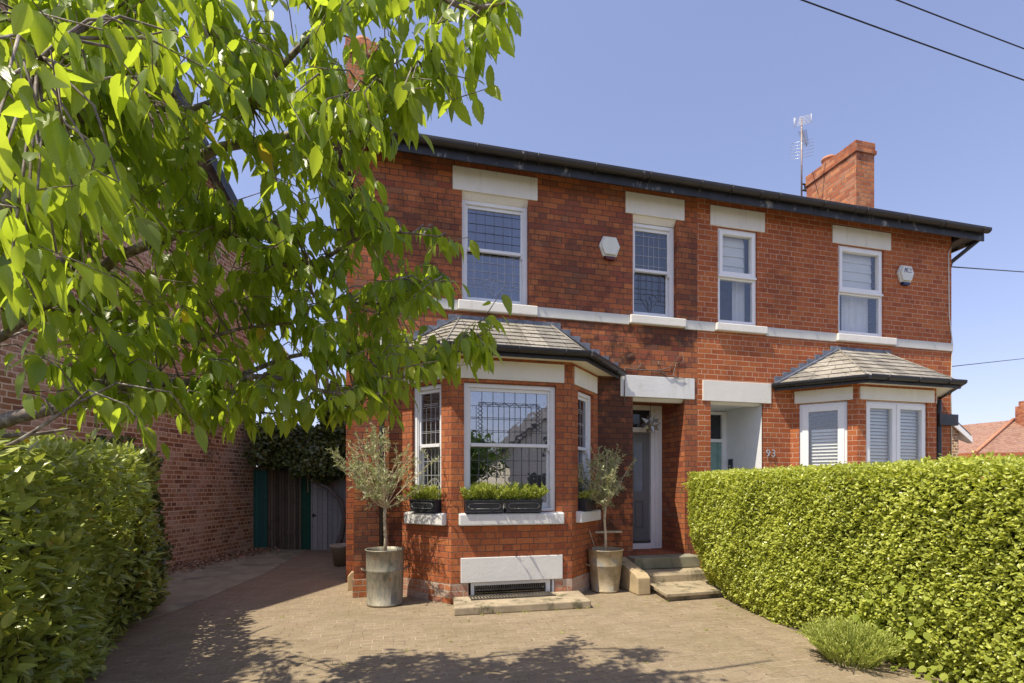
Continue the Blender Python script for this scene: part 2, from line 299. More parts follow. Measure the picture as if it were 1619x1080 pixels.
# ---------------------------------------------------------------- mesh builder
class MB:
    def __init__(s): s.v = []; s.f = []; s.mi = []; s.cur = 0; s.sm = []
    def quad(s, *p, sm=False):
        i = len(s.v); s.v += [tuple(q) for q in p]; s.f.append(tuple(range(i, i + len(p)))); s.mi.append(s.cur); s.sm.append(sm); return s
    def box(s, x0, x1, y0, y1, z0, z1):
        if x0 > x1: x0, x1 = x1, x0
        if y0 > y1: y0, y1 = y1, y0
        if z0 > z1: z0, z1 = z1, z0
        i = len(s.v); s.v += [(x, y, z) for z in (z0, z1) for y in (y0, y1) for x in (x0, x1)]
        for f in ((0, 2, 3, 1), (4, 5, 7, 6), (0, 1, 5, 4), (2, 6, 7, 3), (0, 4, 6, 2), (1, 3, 7, 5)):
            s.f.append(tuple(i + k for k in f)); s.mi.append(s.cur); s.sm.append(False)
        return s
    def prism(s, poly, d, cap=True):
        """poly: list of 3d points (planar); d: extrusion vector"""
        d = Vector(d); n = len(poly); i = len(s.v)
        nn = Vector((0, 0, 0)); P = [Vector(p) for p in poly]
        for k in range(n): nn += P[k].cross(P[(k + 1) % n])
        if nn.dot(d) > 0: P = P[::-1]
        s.v += [tuple(p) for p in P] + [tuple(p + d) for p in P]
        if cap:
            s.f.append(tuple(i + k for k in range(n))); s.f.append(tuple(i + n + k for k in reversed(range(n)))); s.mi += [s.cur] * 2; s.sm += [False] * 2
        for k in range(n):
            a, b = k, (k + 1) % n
            s.f.append((i + b, i + a, i + n + a, i + n + b)); s.mi.append(s.cur); s.sm.append(False)
        return s
    def tube(s, pts, rad, n=8, cap=True, sm=True):
        pts = [Vector(p) for p in pts]; rad = rad if hasattr(rad, '__len__') else [rad] * len(pts)
        i0 = len(s.v); ref = None
        for k, p in enumerate(pts):
            t = (pts[min(k + 1, len(pts) - 1)] - pts[max(k - 1, 0)]).normalized()
            if ref is None: ref = t.orthogonal().normalized()
            else:
                ref = (ref - t * ref.dot(t))
                ref = ref.normalized() if ref.length > 1e-6 else t.orthogonal().normalized()
            b = t.cross(ref)
            for j in range(n):
                a = 2 * PI * j / n; s.v.append(tuple(p + (ref * math.cos(a) + b * math.sin(a)) * rad[k]))
        for k in range(len(pts) - 1):
            for j in range(n):
                a = i0 + k * n + j; b_ = i0 + k * n + (j + 1) % n
                s.f.append((a, b_, b_ + n, a + n)); s.mi.append(s.cur); s.sm.append(sm)
        if cap:
            s.f.append(tuple(i0 + j for j in reversed(range(n)))); e = i0 + (len(pts) - 1) * n
            s.f.append(tuple(e + j for j in range(n))); s.mi += [s.cur] * 2; s.sm += [False] * 2
        return s
    def lathe(s, prof, c=(0, 0, 0), n=28, sm=True):
        i0 = len(s.v)
        for (r, z) in prof:
            for j in range(n):
                a = 2 * PI * j / n; s.v.append((c[0] + r * math.cos(a), c[1] + r * math.sin(a), c[2] + z))
        for k in range(len(prof) - 1):
            for j in range(n):
                a = i0 + k * n + j; b = i0 + k * n + (j + 1) % n
                s.f.append((a, b, b + n, a + n)); s.mi.append(s.cur); s.sm.append(sm)
        return s
    def build(s, name, mats, parent=None, loc=None, rz=0., uv=True, bevel=0.):
        me = bpy.data.meshes.new(name); me.from_pydata(s.v, [], s.f)
        mats = mats if isinstance(mats, (list, tuple)) else [mats]
        for m in mats: me.materials.append(m)
        me.polygons.foreach_set('material_index', s.mi); me.polygons.foreach_set('use_smooth', s.sm)
        if uv:
            L = me.uv_layers.new(name='UVMap')
            for p in me.polygons:
                nn = p.normal
                if abs(nn.z) > .85: tx, ty = Vector((1, 0, 0)), Vector((0, 1, 0))
                else:
                    tx = Vector((-nn.y, nn.x, 0)).normalized(); ty = nn.cross(tx)
                for li in p.loop_indices:
                    co = me.vertices[me.loops[li].vertex_index].co
                    L.data[li].uv = (co.dot(tx), co.dot(ty) if abs(nn.z) > .3 else co.z)
        o = bpy.data.objects.new(name, me); col.objects.link(o)
        if parent: o.parent = parent
        if loc is not None: o.location = loc
        o.rotation_euler.z = rz
        if bevel:
            bm = o.modifiers.new('bevel', 'BEVEL'); bm.width = bevel; bm.segments = 2; bm.limit_method = 'ANGLE'
        return o
def tag(o, label=None, cat=None, group=None, kind=None):
    if label: o['label'] = label
    if cat: o['category'] = cat
    if group: o['group'] = group
    if kind: o['kind'] = kind
    return o
def empty(name, loc, label, cat, group=None):
    e = bpy.data.objects.new(name, None); col.objects.link(e); e.location = loc; e.empty_display_size = .2
    return tag(e, label, cat, group)
def wall_holes(mb, a0, a1, z0, z1, holes, depth=.1, b=0., mi_rev=None):
    """vertical wall in local frame: a along, b = outer plane (y), inward +y"""
    A = sorted({a0, a1} | {h[0] for h in holes} | {h[1] for h in holes}); Z = sorted({z0, z1} | {h[2] for h in holes} | {h[3] for h in holes})
    A = [a for a in A if a0 <= a <= a1]; Z = [z for z in Z if z0 <= z <= z1]
    for i in range(len(A) - 1):
        for j in range(len(Z) - 1):
            am, zm = (A[i] + A[i + 1]) / 2, (Z[j] + Z[j + 1]) / 2
            if any(h[0] < am < h[1] and h[2] < zm < h[3] for h in holes): continue
            mb.quad((A[i], b, Z[j]), (A[i + 1], b, Z[j]), (A[i + 1], b, Z[j + 1]), (A[i], b, Z[j + 1]))
    for h in holes:
        dp = h[4] if len(h) > 4 else depth
        x0, x1, y0, y1 = h[:4]; o_ = mb.cur
        if mi_rev is not None: mb.cur = mi_rev
        mb.quad((x0, b, y0), (x0, b, y1), (x0, b + dp, y1), (x0, b + dp, y0))
        mb.quad((x1, b, y0), (x1, b + dp, y0), (x1, b + dp, y1), (x1, b, y1))
        mb.quad((x0, b, y1), (x1, b, y1), (x1, b + dp, y1), (x0, b + dp, y1))
        mb.quad((x0, b, y0), (x0, b + dp, y0), (x1, b + dp, y0), (x1, b, y0))
        mb.cur = o_
    return mb

# ---------------------------------------------------------------- leaves
def leaf_template(kind):
    if kind == 'small':   # folded diamond-oval
        v = [(0, 0, 0), (-.26, .35, .07), (0, .4, -.02), (.26, .35, .07), (-.2, .72, .05), (.2, .72, .05), (0, 1, -.05)]
        f = [(0, 2, 1), (0, 3, 2), (1, 2, 4), (2, 3, 5), (2, 6, 4), (2, 5, 6)]
        return np.array(v, float), f, np.array([(x * 3, y) for x, y, z in v])
    if kind == 'needle':
        v = [(-.05, 0, 0), (.05, 0, 0), (.06, .6, .02), (-.06, .6, .02), (0, 1, 0)]
        return np.array(v, float), [(0, 1, 2, 3), (3, 2, 4)], np.array([(x, y) for x, y, z in v])
    if kind == 'olive':
        v = [(0, 0, 0), (-.09, .45, .02), (.09, .45, .02), (0, 1, -.04)]
        return np.array(v, float), [(0, 2, 1), (1, 2, 3)], np.array([(x, y) for x, y, z in v])
    if kind == 'ivy':
        v = [(0, 0, 0), (-.45, .15, .03), (-.35, .5, 0), (0, 1, -.05), (.35, .5, 0), (.45, .15, .03), (0, .4, -.03)]
        return np.array(v, float), [(0, 6, 2, 1), (6, 3, 2), (6, 4, 3), (0, 5, 4, 6)], np.array([(x, y) for x, y, z in v])
    # detailed ovate leaf with pointed tip, fold, droop and toothed margin
    if kind == 'cherry': segs, wmax, tooth, fold, droop = 12, .225, .05, .10, .14
    elif kind == 'heart': segs, wmax, tooth, fold, droop = 6, .42, .0, .05, .12
    else: segs, wmax, tooth, fold, droop = 7, .20, .0, .07, .10
    v = []; f = []; uv = []
    for i in range(segs + 1):
        t = i / segs
        wd = wmax * (math.sin(PI * min(1, t ** .78)) ** .85) * (1 - .25 * t) if 0 < t < 1 else 0.004
        if kind == 'heart': wd = wmax * math.sin(PI * min(1, (t * .82 + .18))) * (1 if t < .9 else .6)
        if tooth and 0 < i < segs: wd *= 1 + (tooth if i % 2 else -tooth)
        z = -droop * t * t
        # stalk narrowing handled by width; 3 verts across each half
        for k, s in enumerate((-1, -.5, 0, .5, 1)):
            v.append((s * wd, t, z + fold * abs(s) * wd * 2.2)); uv.append((s * 1.0 * (wd / wmax), t))
    for i in range(segs):
        for k in range(4):
            a = i * 5 + k; f.append((a, a + 1, a + 6, a + 5))
    return np.array(v, float), f, np.array(uv)
TPL = {k: leaf_template(k) for k in ('small', 'needle', 'olive', 'ivy', 'cherry', 'heart', 'laurel')}
def norm(a): return a / np.maximum(np.linalg.norm(a, axis=1, keepdims=True), 1e-9)
def leaves(name, kind, P, D, U, S, mat, parent=None, rnd=None, curl=None, wid=None):
    """P base points, D leaf directions, U approx upper-face normals, S lengths"""
    tv, tf, tuv = TPL[kind]; P = np.asarray(P, float); n = len(P)
    Y = norm(np.asarray(D, float)); X = norm(np.cross(Y, np.asarray(U, float))); Z = np.cross(X, Y)
    S = np.asarray(S, float).reshape(n, 1, 1)
    t = np.repeat(tv[None], n, 0)
    if wid is not None: t[:, :, 0] *= np.asarray(wid).reshape(n, 1)
    if curl is not None: t[:, :, 2] += np.asarray(curl).reshape(n, 1) * (t[:, :, 1] ** 2)
    V = (P[:, None, :] + (t[:, :, 0:1] * X[:, None] + t[:, :, 1:2] * Y[:, None] + t[:, :, 2:3] * Z[:, None]) * S)
    nv = len(tv); V = V.reshape(-1, 3)
    lens = np.array([len(q) for q in tf]); flat = np.concatenate([np.array(q) for q in tf])
    idx = (flat[None] + (np.arange(n) * nv)[:, None]).reshape(-1)
    me = bpy.data.meshes.new(name); me.vertices.add(len(V)); me.vertices.foreach_set('co', V.reshape(-1))
    me.loops.add(len(idx)); me.loops.foreach_set('vertex_index', idx.astype(np.int32))
    ls = np.tile(lens, n); me.polygons.add(len(ls)); st = np.concatenate([[0], np.cumsum(ls)[:-1]])
    me.polygons.foreach_set('loop_start', st.astype(np.int32)); me.polygons.foreach_set('loop_total', ls.astype(np.int32))
    me.polygons.foreach_set('use_smooth', np.full(len(ls), kind in ('cherry', 'laurel', 'heart')))
    me.update(calc_edges=True)
    a = me.attributes.new('rnd', 'FLOAT', 'POINT')
    rr = rng.random(n) if rnd is None else rnd
    a.data.foreach_set('value', np.repeat(rr, nv).astype(np.float32))
    L = me.uv_layers.new(name='UVMap'); L.data.foreach_set('uv', tuv[np.tile(flat, n)].astype(np.float32).reshape(-1))
    me.materials.append(mat); me.validate()
    o = bpy.data.objects.new(name, me); col.objects.link(o)
    if parent:
        o.parent = parent; o.location = -Vector(parent.location)
    return o
def rv(n): return norm(rng.normal(size=(n, 3)))
def fbm(p, f=1., seed=0):
    r = np.random.default_rng(seed); out = np.zeros(len(p)); a = 1.
    for k in range(5):
        d = r.normal(size=3); d /= np.linalg.norm(d); d2 = r.normal(size=3); ph = r.random(2) * 6.28
        out += a * np.sin(p @ d * f + ph[0]) * np.cos(p @ d2 * f * .7 + ph[1]); f *= 1.9; a *= .6
    return out
def relparent(o, parent):
    o.parent = parent; o.location = -Vector(parent.location); return o

# ================================================================ SETTING
MB().quad((-400, -400, -.02), (400, -400, -.02), (400, 400, -.02), (-400, 400, -.02)).build('ground', M['soil'])['kind'] = 'structure'
MB().quad((-60, -14, -.012), (60, -14, -.012), (60, -5, -.012), (-60, -5, -.012)).build('road', M['tarmac'])['kind'] = 'structure'
drv = MB(); drv.quad((-5.9, -4.6, 0), (4.75, -4.6, 0), (4.75, 7.0, 0), (-.5, 7.0, 0), (-.5, 12.2, 0), (-3.3, 13.1, 0), (-5.9, 5.2, 0))
drv.build('driveway', M['paver'])['kind'] = 'structure'
cp = MB(); cp.quad((-2.72, 6.1, .004), (-2.5, 6.9, .004), (-2.12, 9.3, .004), (-1.95, 12.5, .004), (-3.23, 12.95, .004), (-5.6, 5.4, .004))
cp.build('path', M['concrete'])['kind'] = 'structure'
fp = MB(); fp.quad((4.75, -4.6, -.004), (14, -4.6, -.004), (14, 7, -.004), (4.75, 7, -.004)); fp.build('pavement', M['concrete'])['kind'] = 'structure'

# ================================================================ HOUSES
YF = 7.0
Z_STR0, Z_STR1 = 3.985, 4.13
H1 = empty('semi_detached_house', (2.1, YF, 0), 'left semi-detached house of weathered dark red brick with leaded sash windows and grey front door', 'house')
H2 = empty('semi_detached_house', (7.4, YF, 0), 'right semi-detached house of cleaner repointed brick with plain plastic windows, numbered 93', 'house')
def B(mb, name, mat, house, rz=0., origin=None, **k):
    """build in world coordinates (or in a rotated local frame at origin) under the house"""
    loc = Vector(origin or (0, 0, 0)) - house.location
    return mb.build(name, mat, house, loc=loc, rz=rz, **k)
ZT = 6.13   # wall head
DEP = 9.5   # house depth
X0, XP, X1 = -.5, 4.735, 10.04
# front walls
up1 = [(.965, 1.95, 4.14, 5.70), (3.61, 4.37, 4.14, 5.71)]
f1 = MB(); f1.cur = 0
door1 = (3.61, 4.51, .44, 2.88, .72)
wall_holes(f1, X0, XP, .25, ZT, up1 + [door1, (.2, 2.95, 1.0, 2.9, .05)], .1, YF)
B(f1, 'front_wall', M['brick_old'], H1)
f2 = MB(); up2 = [(5.11, 5.85, 4.14, 5.69), (7.487, 8.47, 4.14, 5.68)]
door2 = (4.976, 5.955, .44, 2.87, .95)
wall_holes(f2, XP, X1, 0, ZT, up2 + [(6.6, 9.2, 1.0, 2.9, .05)], .1, YF)
f2b = MB()
# re-make with the porch opening (white reveals are a separate lining)
f2 = MB(); wall_holes(f2, XP, X1, 0, ZT, up2 + [(6.6, 9.2, 1.0, 2.9, .05), (door2[0], door2[1], 0.44, 2.87, .02)], .1, YF)
B(f2, 'front_wall', M['brick_new'], H2)
# plinth of the left house
for a, b_ in ((X0 - .012, .13), (3.03, 3.61), (4.51, XP)): B(MB().box(a, b_, YF - .012, YF + .2, 0, .25), 'plinth', M['brick_base'], H1)
# side, back and party walls, storey floors
s1 = MB(); s1.quad((X0, YF, 0), (X0, YF, ZT), (X0, YF + DEP, ZT), (X0, YF + DEP, 0)); s1.quad((X0, YF + DEP, 0), (X0, YF + DEP, ZT), (XP, YF + DEP, ZT), (XP, YF + DEP, 0))
s1.quad((XP - .06, YF + .3, 0), (XP - .06, YF + DEP, 0), (XP - .06, YF + DEP, ZT), (XP - .06, YF + .3, ZT))
B(s1, 'side_wall', M['brick_old'], H1)
s2 = MB(); s2.quad((X1, YF, 0), (X1, YF + DEP, 0), (X1, YF + DEP, ZT), (X1, YF, ZT)); s2.quad((XP, YF + DEP, 0), (XP, YF + DEP, ZT), (X1, YF + DEP, ZT), (X1, YF + DEP, 0))
B(s2, 'side_wall', M['brick_new'], H2)
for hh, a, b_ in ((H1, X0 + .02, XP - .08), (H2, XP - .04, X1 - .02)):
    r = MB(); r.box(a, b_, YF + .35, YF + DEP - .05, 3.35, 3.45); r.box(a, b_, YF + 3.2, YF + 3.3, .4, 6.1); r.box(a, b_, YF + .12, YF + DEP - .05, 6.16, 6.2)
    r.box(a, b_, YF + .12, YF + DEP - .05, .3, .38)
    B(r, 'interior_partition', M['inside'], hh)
# string courses
def string(house, spans, mat):
    for a, b_ in spans: B(MB().box(a, b_, YF - .025, YF + .02, Z_STR0, Z_STR1), 'string_course', mat, house, bevel=.004)
string(H1, [(X0 - .01, .90), (2.072, 3.54), (4.502, XP)], M['stonegrey'])
string(H2, [(XP + .002, 5.04), (6.006, 7.415), (8.69, X1 + .01)], M['stonegrey'])
def lintel(house, x0, x1, z0, z1, ox0, ox1, mat, y=YF, chamfer=.08, rz=0., origin=None, proud=.018):
    m = MB(); m.box(x0, x1, y - proud, y + .06, z0, z1)
    if chamfer:   # stop-chamfered soffit between the jambs
        a, b_ = ox0 + .0, ox1 - .0
        m.prism([(a, y + .012, z0 + .004), (a, y + .14, z0 + .004), (a, y + .14, z0 - chamfer), (a, y + .08, z0 - chamfer)], (b_ - a, 0, 0))
    return B(m, 'lintel', mat, house, rz=rz, origin=origin, bevel=.006)
lintel(H1, .832, 2.077, 5.69, 6.02, .966, 1.949, M['stonewhite'])
lintel(H1, 3.483, 4.497, 5.70, 6.026, 3.611, 4.369, M['stonewhite'])
lintel(H2, 4.964, 5.989, 5.695, 6.015, 5.111, 5.849, M['stonewhite'], chamfer=0)
lintel(H2, 7.354, 8.615, 5.685, 5.99, 7.488, 8.469, M['stonewhite'], chamfer=0)
lintel(H1, 3.398, 4.678, 2.88, 3.21, 3.611, 4.509, M['sillwhite'], chamfer=.05)
lintel(H2, 4.826, 6.112, 2.87, 3.20, 4.978, 5.953, M['stonewhite'], chamfer=.04)
def sill(house, x0, x1, z0, z1, mat, y=YF, out=.07, rz=0., origin=None, b_=.012):
    m = MB(); m.prism([(x0, y - out, z0), (x0, y - out, z1 - .02), (x0, y + .1, z1), (x0, y + .1, z0)], (x1 - x0, 0, 0))
    return B(m, 'sill', mat, house, rz=rz, origin=origin, bevel=b_)
sill(H1, .903, 2.067, 3.985, 4.145, M['stonewhite'])
sill(H1, 3.546, 4.497, 4.0, 4.15, M['stonewhite'])
sill(H2, 5.046, 6.001, 4.0, 4.14, M['stonewhite'])
sill(H2, 7.42, 8.686, 3.995, 4.14, M['stonewhite'])

# ---- windows
def lead_grid(mb, x0, x1, z0, z1, y, xs, zs, t=.005):
    for x in xs: mb.box(x0 + (x1 - x0) * x - t / 2, x0 + (x1 - x0) * x + t / 2, y - .003, y + .001, z0, z1)
    for z in zs: mb.box(x0, x1, y - .0035, y + .0015, z0 + (z1 - z0) * z - t / 2, z0 + (z1 - z0) * z + t / 2)
def lead_line(mb, x0, x1, z0, z1, y, pts, t=.006):
    P = [Vector((x0 + (x1 - x0) * a, y - .002, z0 + (z1 - z0) * b_)) for a, b_ in pts]
    for a, b_ in zip(P[:-1], P[1:]):
        d = (b_ - a).normalized(); nrm = Vector((-d.z, 0, d.x)) * t / 2
        mb.prism([a - nrm, b_ - nrm, b_ + nrm, a + nrm], (0, .004, 0))
def motif(mb, x0, x1, z0, z1, y, cx=.5, zc=.22, s=.18, t=.006):
    """small tulip/fan of leadwork at the foot of the lower sash"""
    k = (x1 - x0) / (z1 - z0)
    lead_line(mb, x0, x1, z0, z1, y, [(cx, zc - s * 1.1), (cx - s * .28, zc), (cx, zc + s * .75), (cx + s * .28, zc), (cx, zc - s * 1.1)], t)
    for sg in (-1, 1):
        lead_line(mb, x0, x1, z0, z1, y, [(cx, zc - s * .2), (cx + sg * s * .45, zc + s * .25), (cx + sg * s * .9, zc + s * .35)], t)
        lead_line(mb, x0, x1, z0, z1, y, [(cx + sg * s * .05, zc + s * .95), (cx + sg * s * .6, zc + s * .85), (cx + sg * s * 1.05, zc + s * .45), (cx + sg * s * .6, zc - s * .1), (cx + sg * s * .2, zc - s * .6), (cx, zc - s)], t)
        lead_line(mb, x0, x1, z0, z1, y, [(cx + sg * s * .9, zc + s * .35), (.5 + sg * .5, zc + s * .28)], t)
        lead_line(mb, x0, x1, z0, z1, y, [(cx + sg * s * .6, zc - s * .05), (.5 + sg * .5, zc - s * .12)], t)
def sash_window(house, x0, x1, z0, z1, mid, y, style, origin=None, rz=0., glass=None, curtains=()):
    """box sash: outer frame, upper sash in front, lower sash behind. mid = meeting rail centre height"""
    glass = glass or M['glass']
    fr = MB(); fw = .055
    fr.box(x0, x0 + fw, y, y + .13, z0, z1); fr.box(x1 - fw, x1, y, y + .13, z0, z1)
    fr.box(x0 + fw, x1 - fw, y + .002, y + .13, z1 - .05, z1); fr.box(x0 + fw, x1 - fw, y - .002, y + .13, z0, z0 + .045)
    for s in (0, 1):   # bead line
        xx = x0 + fw if s == 0 else x1 - fw - .014
        fr.box(xx, xx + .014, y + .012, y + .03, z0 + .045, z1 - .05)
    ax0, ax1 = x0 + fw + .001, x1 - fw - .001
    sw = .040
    yu, yl = y + .03, y + .075
    # upper sash
    fr.box(ax0, ax0 + sw, yu, yu + .04, mid, z1 - .051); fr.box(ax1 - sw, ax1, yu, yu + .04, mid, z1 - .051)
    fr.box(ax0 + sw, ax1 - sw, yu + .001, yu + .04, z1 - .095, z1 - .051); fr.box(ax0 + sw, ax1 - sw, yu - .006, yu + .042, mid - .022, mid + .022)
    for xx in (ax0 + .002, ax1 - sw - .002 + .004):   # sash horns
        fr.prism([(xx, yu + .004, mid), (xx + sw - .006, yu + .004, mid), (xx + sw - .006, yu + .004, mid - .035), (xx + sw * .5, yu + .004, mid - .075), (xx, yu + .004, mid - .05)], (0, .032, 0))
    # lower sash
    fr.box(ax0, ax0 + sw, yl, yl + .04, z0 + .046, mid - .02); fr.box(ax1 - sw, ax1, yl, yl + .04, z0 + .046, mid - .02)
    fr.box(ax0 + sw, ax1 - sw, yl + .001, yl + .04, z0 + .046, z0 + .11)
    wdw = B(fr, 'window', M['white'], house, rz=rz, origin=origin, bevel=.003)
    gx0, gx1 = ax0 + sw, ax1 - sw
    def ch(mb, name, mat): return mb.build(name, mat, wdw)
    p = MB().box(gx0, gx1, yu + .018, yu + .022, mid + .022, z1 - .095); ch(p, 'pane', glass)
    p = MB().box(gx0, gx1, yl + .018, yl + .022, z0 + .11, mid - .022); ch(p, 'pane', glass)
    uz0, uz1, lz0, lz1 = mid + .022, z1 - .095, z0 + .11, mid - .022
    lu, ll = MB(), MB(); yu2, yl2 = yu + .015, yl + .015
    if style == 'upper':
        n_ = 6
        lead_grid(lu, gx0, gx1, uz0, uz1, yu2, [.16, .33, .5, .67, .84], [.2, .42, .64, .9], .004)
        for zz in (.80, .60, .42): lead_grid(ll, gx0, gx1, lz0, lz1, yl2, [], [zz], .006)
        for xx in (.11, .145, .29, .43, .57, .71, .86, .895): lead_line(ll, gx0, gx1, lz0, lz1, yl2, [(xx, .30), (xx, 1)], .006)
        for xx in (.16, .34, .66, .84): lead_line(ll, gx0, gx1, lz0, lz1, yl2, [(xx, 0), (xx, .19)], .006)
        motif(ll, gx0, gx1, lz0, lz1, yl2, .5, .25, .22)
        lcol, ucol = M['caming_light'], M['caming_dark']
    elif style == 'narrow':
        lead_grid(lu, gx0, gx1, uz0, uz1, yu2, [.26, .74], [.1, .36, .62, .88], .006)
        for xx in (.42, .58): lead_line(lu, gx0, gx1, uz0, uz1, yu2, [(xx, 0), (xx, .88)], .006)
        lead_grid(ll, gx0, gx1, lz0, lz1, yl2, [], [.82, .6, .48], .006)
        for xx in (.16, .22, .4, .58, .78, .84): lead_line(ll, gx0, gx1, lz0, lz1, yl2, [(xx, .30), (xx, 1)], .006)
        motif(ll, gx0, gx1, lz0, lz1, yl2, .5, .24, .26)
        lcol, ucol = M['caming_dark'], M['caming_light']
    else:  # bay windows: dense rectilinear leadwork
        nx = 14 if style == 'bay' else 4
        for i in range(1, nx):
            x = i / nx; top = 1 if i % 2 == 0 else .72
            lead_line(lu, gx0, gx1, uz0, uz1, yu2, [(x, 0), (x, top)], .007)
        lead_grid(lu, gx0, gx1, uz0, uz1, yu2, [], [.22, .25, .47, .50, .72], .006)
        a_, b_ = (.1, .9) if style == 'bay' else (.12, .88)
        for zz in (.76, .79): lead_line(lu, gx0, gx1, uz0, uz1, yu2, [(a_, zz), (b_, zz)], .007)
        if style == 'bay':
            for (q0, q1) in ((.09, .155), (.845, .91)):
                pts1 = [(q0 if i % 2 else q1, .25 + .5 * i / 6) for i in range(7)]; pts2 = [(q1 if i % 2 else q0, .25 + .5 * i / 6) for i in range(7)]
                lead_line(lu, gx0, gx1, uz0, uz1, yu2, pts1, .007); lead_line(lu, gx0, gx1, uz0, uz1, yu2, pts2, .007)
            pts = [(a_ + (b_ - a_) * i / 12, .80 if i % 2 else .725) for i in range(13)]; lead_line(lu, gx0, gx1, uz0, uz1, yu2, pts, .007)
            lead_grid(ll, gx0, gx1, lz0, lz1, yl2, [.11, .225, .34, .45, .56, .67, .77, .88, .94], [.25, .5, .76], .008)
            for i in range(9):
                a1 = PI * i / 8; a2 = a1
            arc = [(.5 + .16 * math.cos(PI * i / 12), .12 + .14 * math.sin(PI * i / 12)) for i in range(13)]
            lead_line(ll, gx0, gx1, lz0, lz1, yl2, arc, .009)
            for i in (2, 4, 6, 8, 10): lead_line(ll, gx0, gx1, lz0, lz1, yl2, [(.5, .12), arc[i]], .007)
        else:
            lead_grid(ll, gx0, gx1, lz0, lz1, yl2, [.2, .4, .6, .8], [.5, .75], .009)
            arc = [(.55 + .36 * math.cos(PI * i / 12), .22 + .22 * math.sin(PI * i / 12)) for i in range(13)]
            lead_line(ll, gx0, gx1, lz0, lz1, yl2, arc, .010)
            for i in (2, 4, 6, 8, 10): lead_line(ll, gx0, gx1, lz0, lz1, yl2, [(.55, .22), arc[i]], .008)
        lcol, ucol = (M['caming_dark'], M['caming_dark']) if style == 'bay' else (M['caming_light'], M['caming_light'])
    ch(lu, 'leadwork', ucol); ch(ll, 'leadwork', lcol)
    for (c0, c1, za, zb, dy) in curtains:
        cm = MB(); n_ = 24; pts = []
        for i in range(n_ + 1):
            a = c0 + (c1 - c0) * i / n_; pts.append((a, y + .22 + dy + .022 * math.sin(i * 1.9) + .01 * math.sin(i * .7)))
        for i in range(n_): cm.quad((pts[i][0], pts[i][1], za), (pts[i + 1][0], pts[i + 1][1], za), (pts[i + 1][0], pts[i + 1][1], zb), (pts[i][0], pts[i][1], zb), sm=True)
        ch(cm, 'curtain', M['curtain'])
    return wdw
sash_window(H1, .967, 1.948, 4.145, 5.612, 4.93, YF + .085, 'upper', curtains=[(1.72, 1.93, 4.2, 5.58, 0)])
sash_window(H1, 3.612, 4.368, 4.15, 5.612, 4.90, YF + .085, 'narrow', glass=M['glass_dim'], curtains=[(3.65, 4.34, 4.2, 5.6, .1)])
def upvc_window(house, x0, x1, z0, z1, mid, y, origin=None, rz=0., blind=None, curtains=(), vertical=False, slats=False, glass=None):
    fr = MB(); fw = .05
    fr.box(x0, x0 + fw, y, y + .07, z0, z1); fr.box(x1 - fw, x1, y, y + .07, z0, z1)
    fr.box(x0 + fw, x1 - fw, y + .001, y + .07, z1 - fw, z1); fr.box(x0 + fw, x1 - fw, y + .001, y + .07, z0, z0 + fw)
    panes = []
    def casement(a0, a1, b0, b1, proud, w_=.055):
        fr.box(a0, a0 + w_, y - proud, y + .06, b0, b1); fr.box(a1 - w_, a1, y - proud, y + .06, b0, b1)
        fr.box(a0 + w_, a1 - w_, y - proud + .001, y + .06, b1 - w_, b1); fr.box(a0 + w_, a1 - w_, y - proud + .001, y + .06, b0, b0 + w_)
        panes.append((a0 + w_, a1 - w_, b0 + w_, b1 - w_))
    if vertical:
        xm = (x0 + x1) / 2
        fr.box(xm - .012, xm + .012, y + .002, y + .07, z0 + fw, z1 - fw)
        casement(x0 + fw - .03, xm - .008, z0 + fw - .03, z1 - fw + .02, .014, .075); casement(xm + .008, x1 - fw + .03, z0 + fw - .03, z1 - fw + .02, .014, .075)
    elif mid is None:
        casement(x0 + fw - .01, x1 - fw + .01, z0 + fw - .01, z1 - fw + .01, .014, .09)
    else:
        casement(x0 + fw - .015, x1 - fw + .015, mid, z1 - fw + .015, .02, .06)
        fr.box(x0 + .01, x1 - .01, y - .035, y + .01, mid - .035, mid - .001)
        casement(x0 + fw - .02, x1 - fw + .02, z0 + fw - .02, mid - .036, -.004, .03)
    wdw = B(fr, 'window', M['upvc'], house, rz=rz, origin=origin, bevel=.004)
    for (a, b_, c, d) in panes: MB().box(a, b_, y + .025, y + .03, c, d).build('pane', glass or M['glass_clear'], wdw)
    if blind:
        a, b_, c, d = blind; bm = MB(); n_ = 4
        for i in range(n_):   # roman blind folds
            za, zb = c + (d - c) * i / n_, c + (d - c) * (i + 1) / n_
            bm.quad((a, y + .10, za), (b_, y + .10, za), (b_, y + .12, zb), (a, y + .12, zb)); bm.quad((a, y + .12, za + .001), (b_, y + .12, za + .001), (b_, y + .10, za), (a, y + .10, za))
        bm.build('blind', M['blind'], wdw)
    if slats:
        a, b_, c, d = slats; bm = MB(); z = c
        while z < d:
            bm.quad((a, y + .09, z), (b_, y + .09, z), (b_, y + .12, z + .045), (a, y + .12, z + .045)); z += .055
        bm.build('blind', M['blind'], wdw)
    for (c0, c1, za, zb) in curtains:
        cm = MB(); n_ = 20; pts = [(c0 + (c1 - c0) * i / n_, y + .2 + .02 * math.sin(i * 1.7)) for i in range(n_ + 1)]
        for i in range(n_): cm.quad((pts[i][0], pts[i][1], za), (pts[i + 1][0], pts[i + 1][1], za), (pts[i + 1][0], pts[i + 1][1], zb), (pts[i][0], pts[i][1], zb), sm=True)
        cm.build('curtain', M['curtain'], wdw)
    return wdw
upvc_window(H2, 5.112, 5.848, 4.145, 5.688, 4.93, YF + .03, blind=(5.17, 5.70, 4.98, 5.62), curtains=[(5.55, 5.80, 4.2, 5.6)])
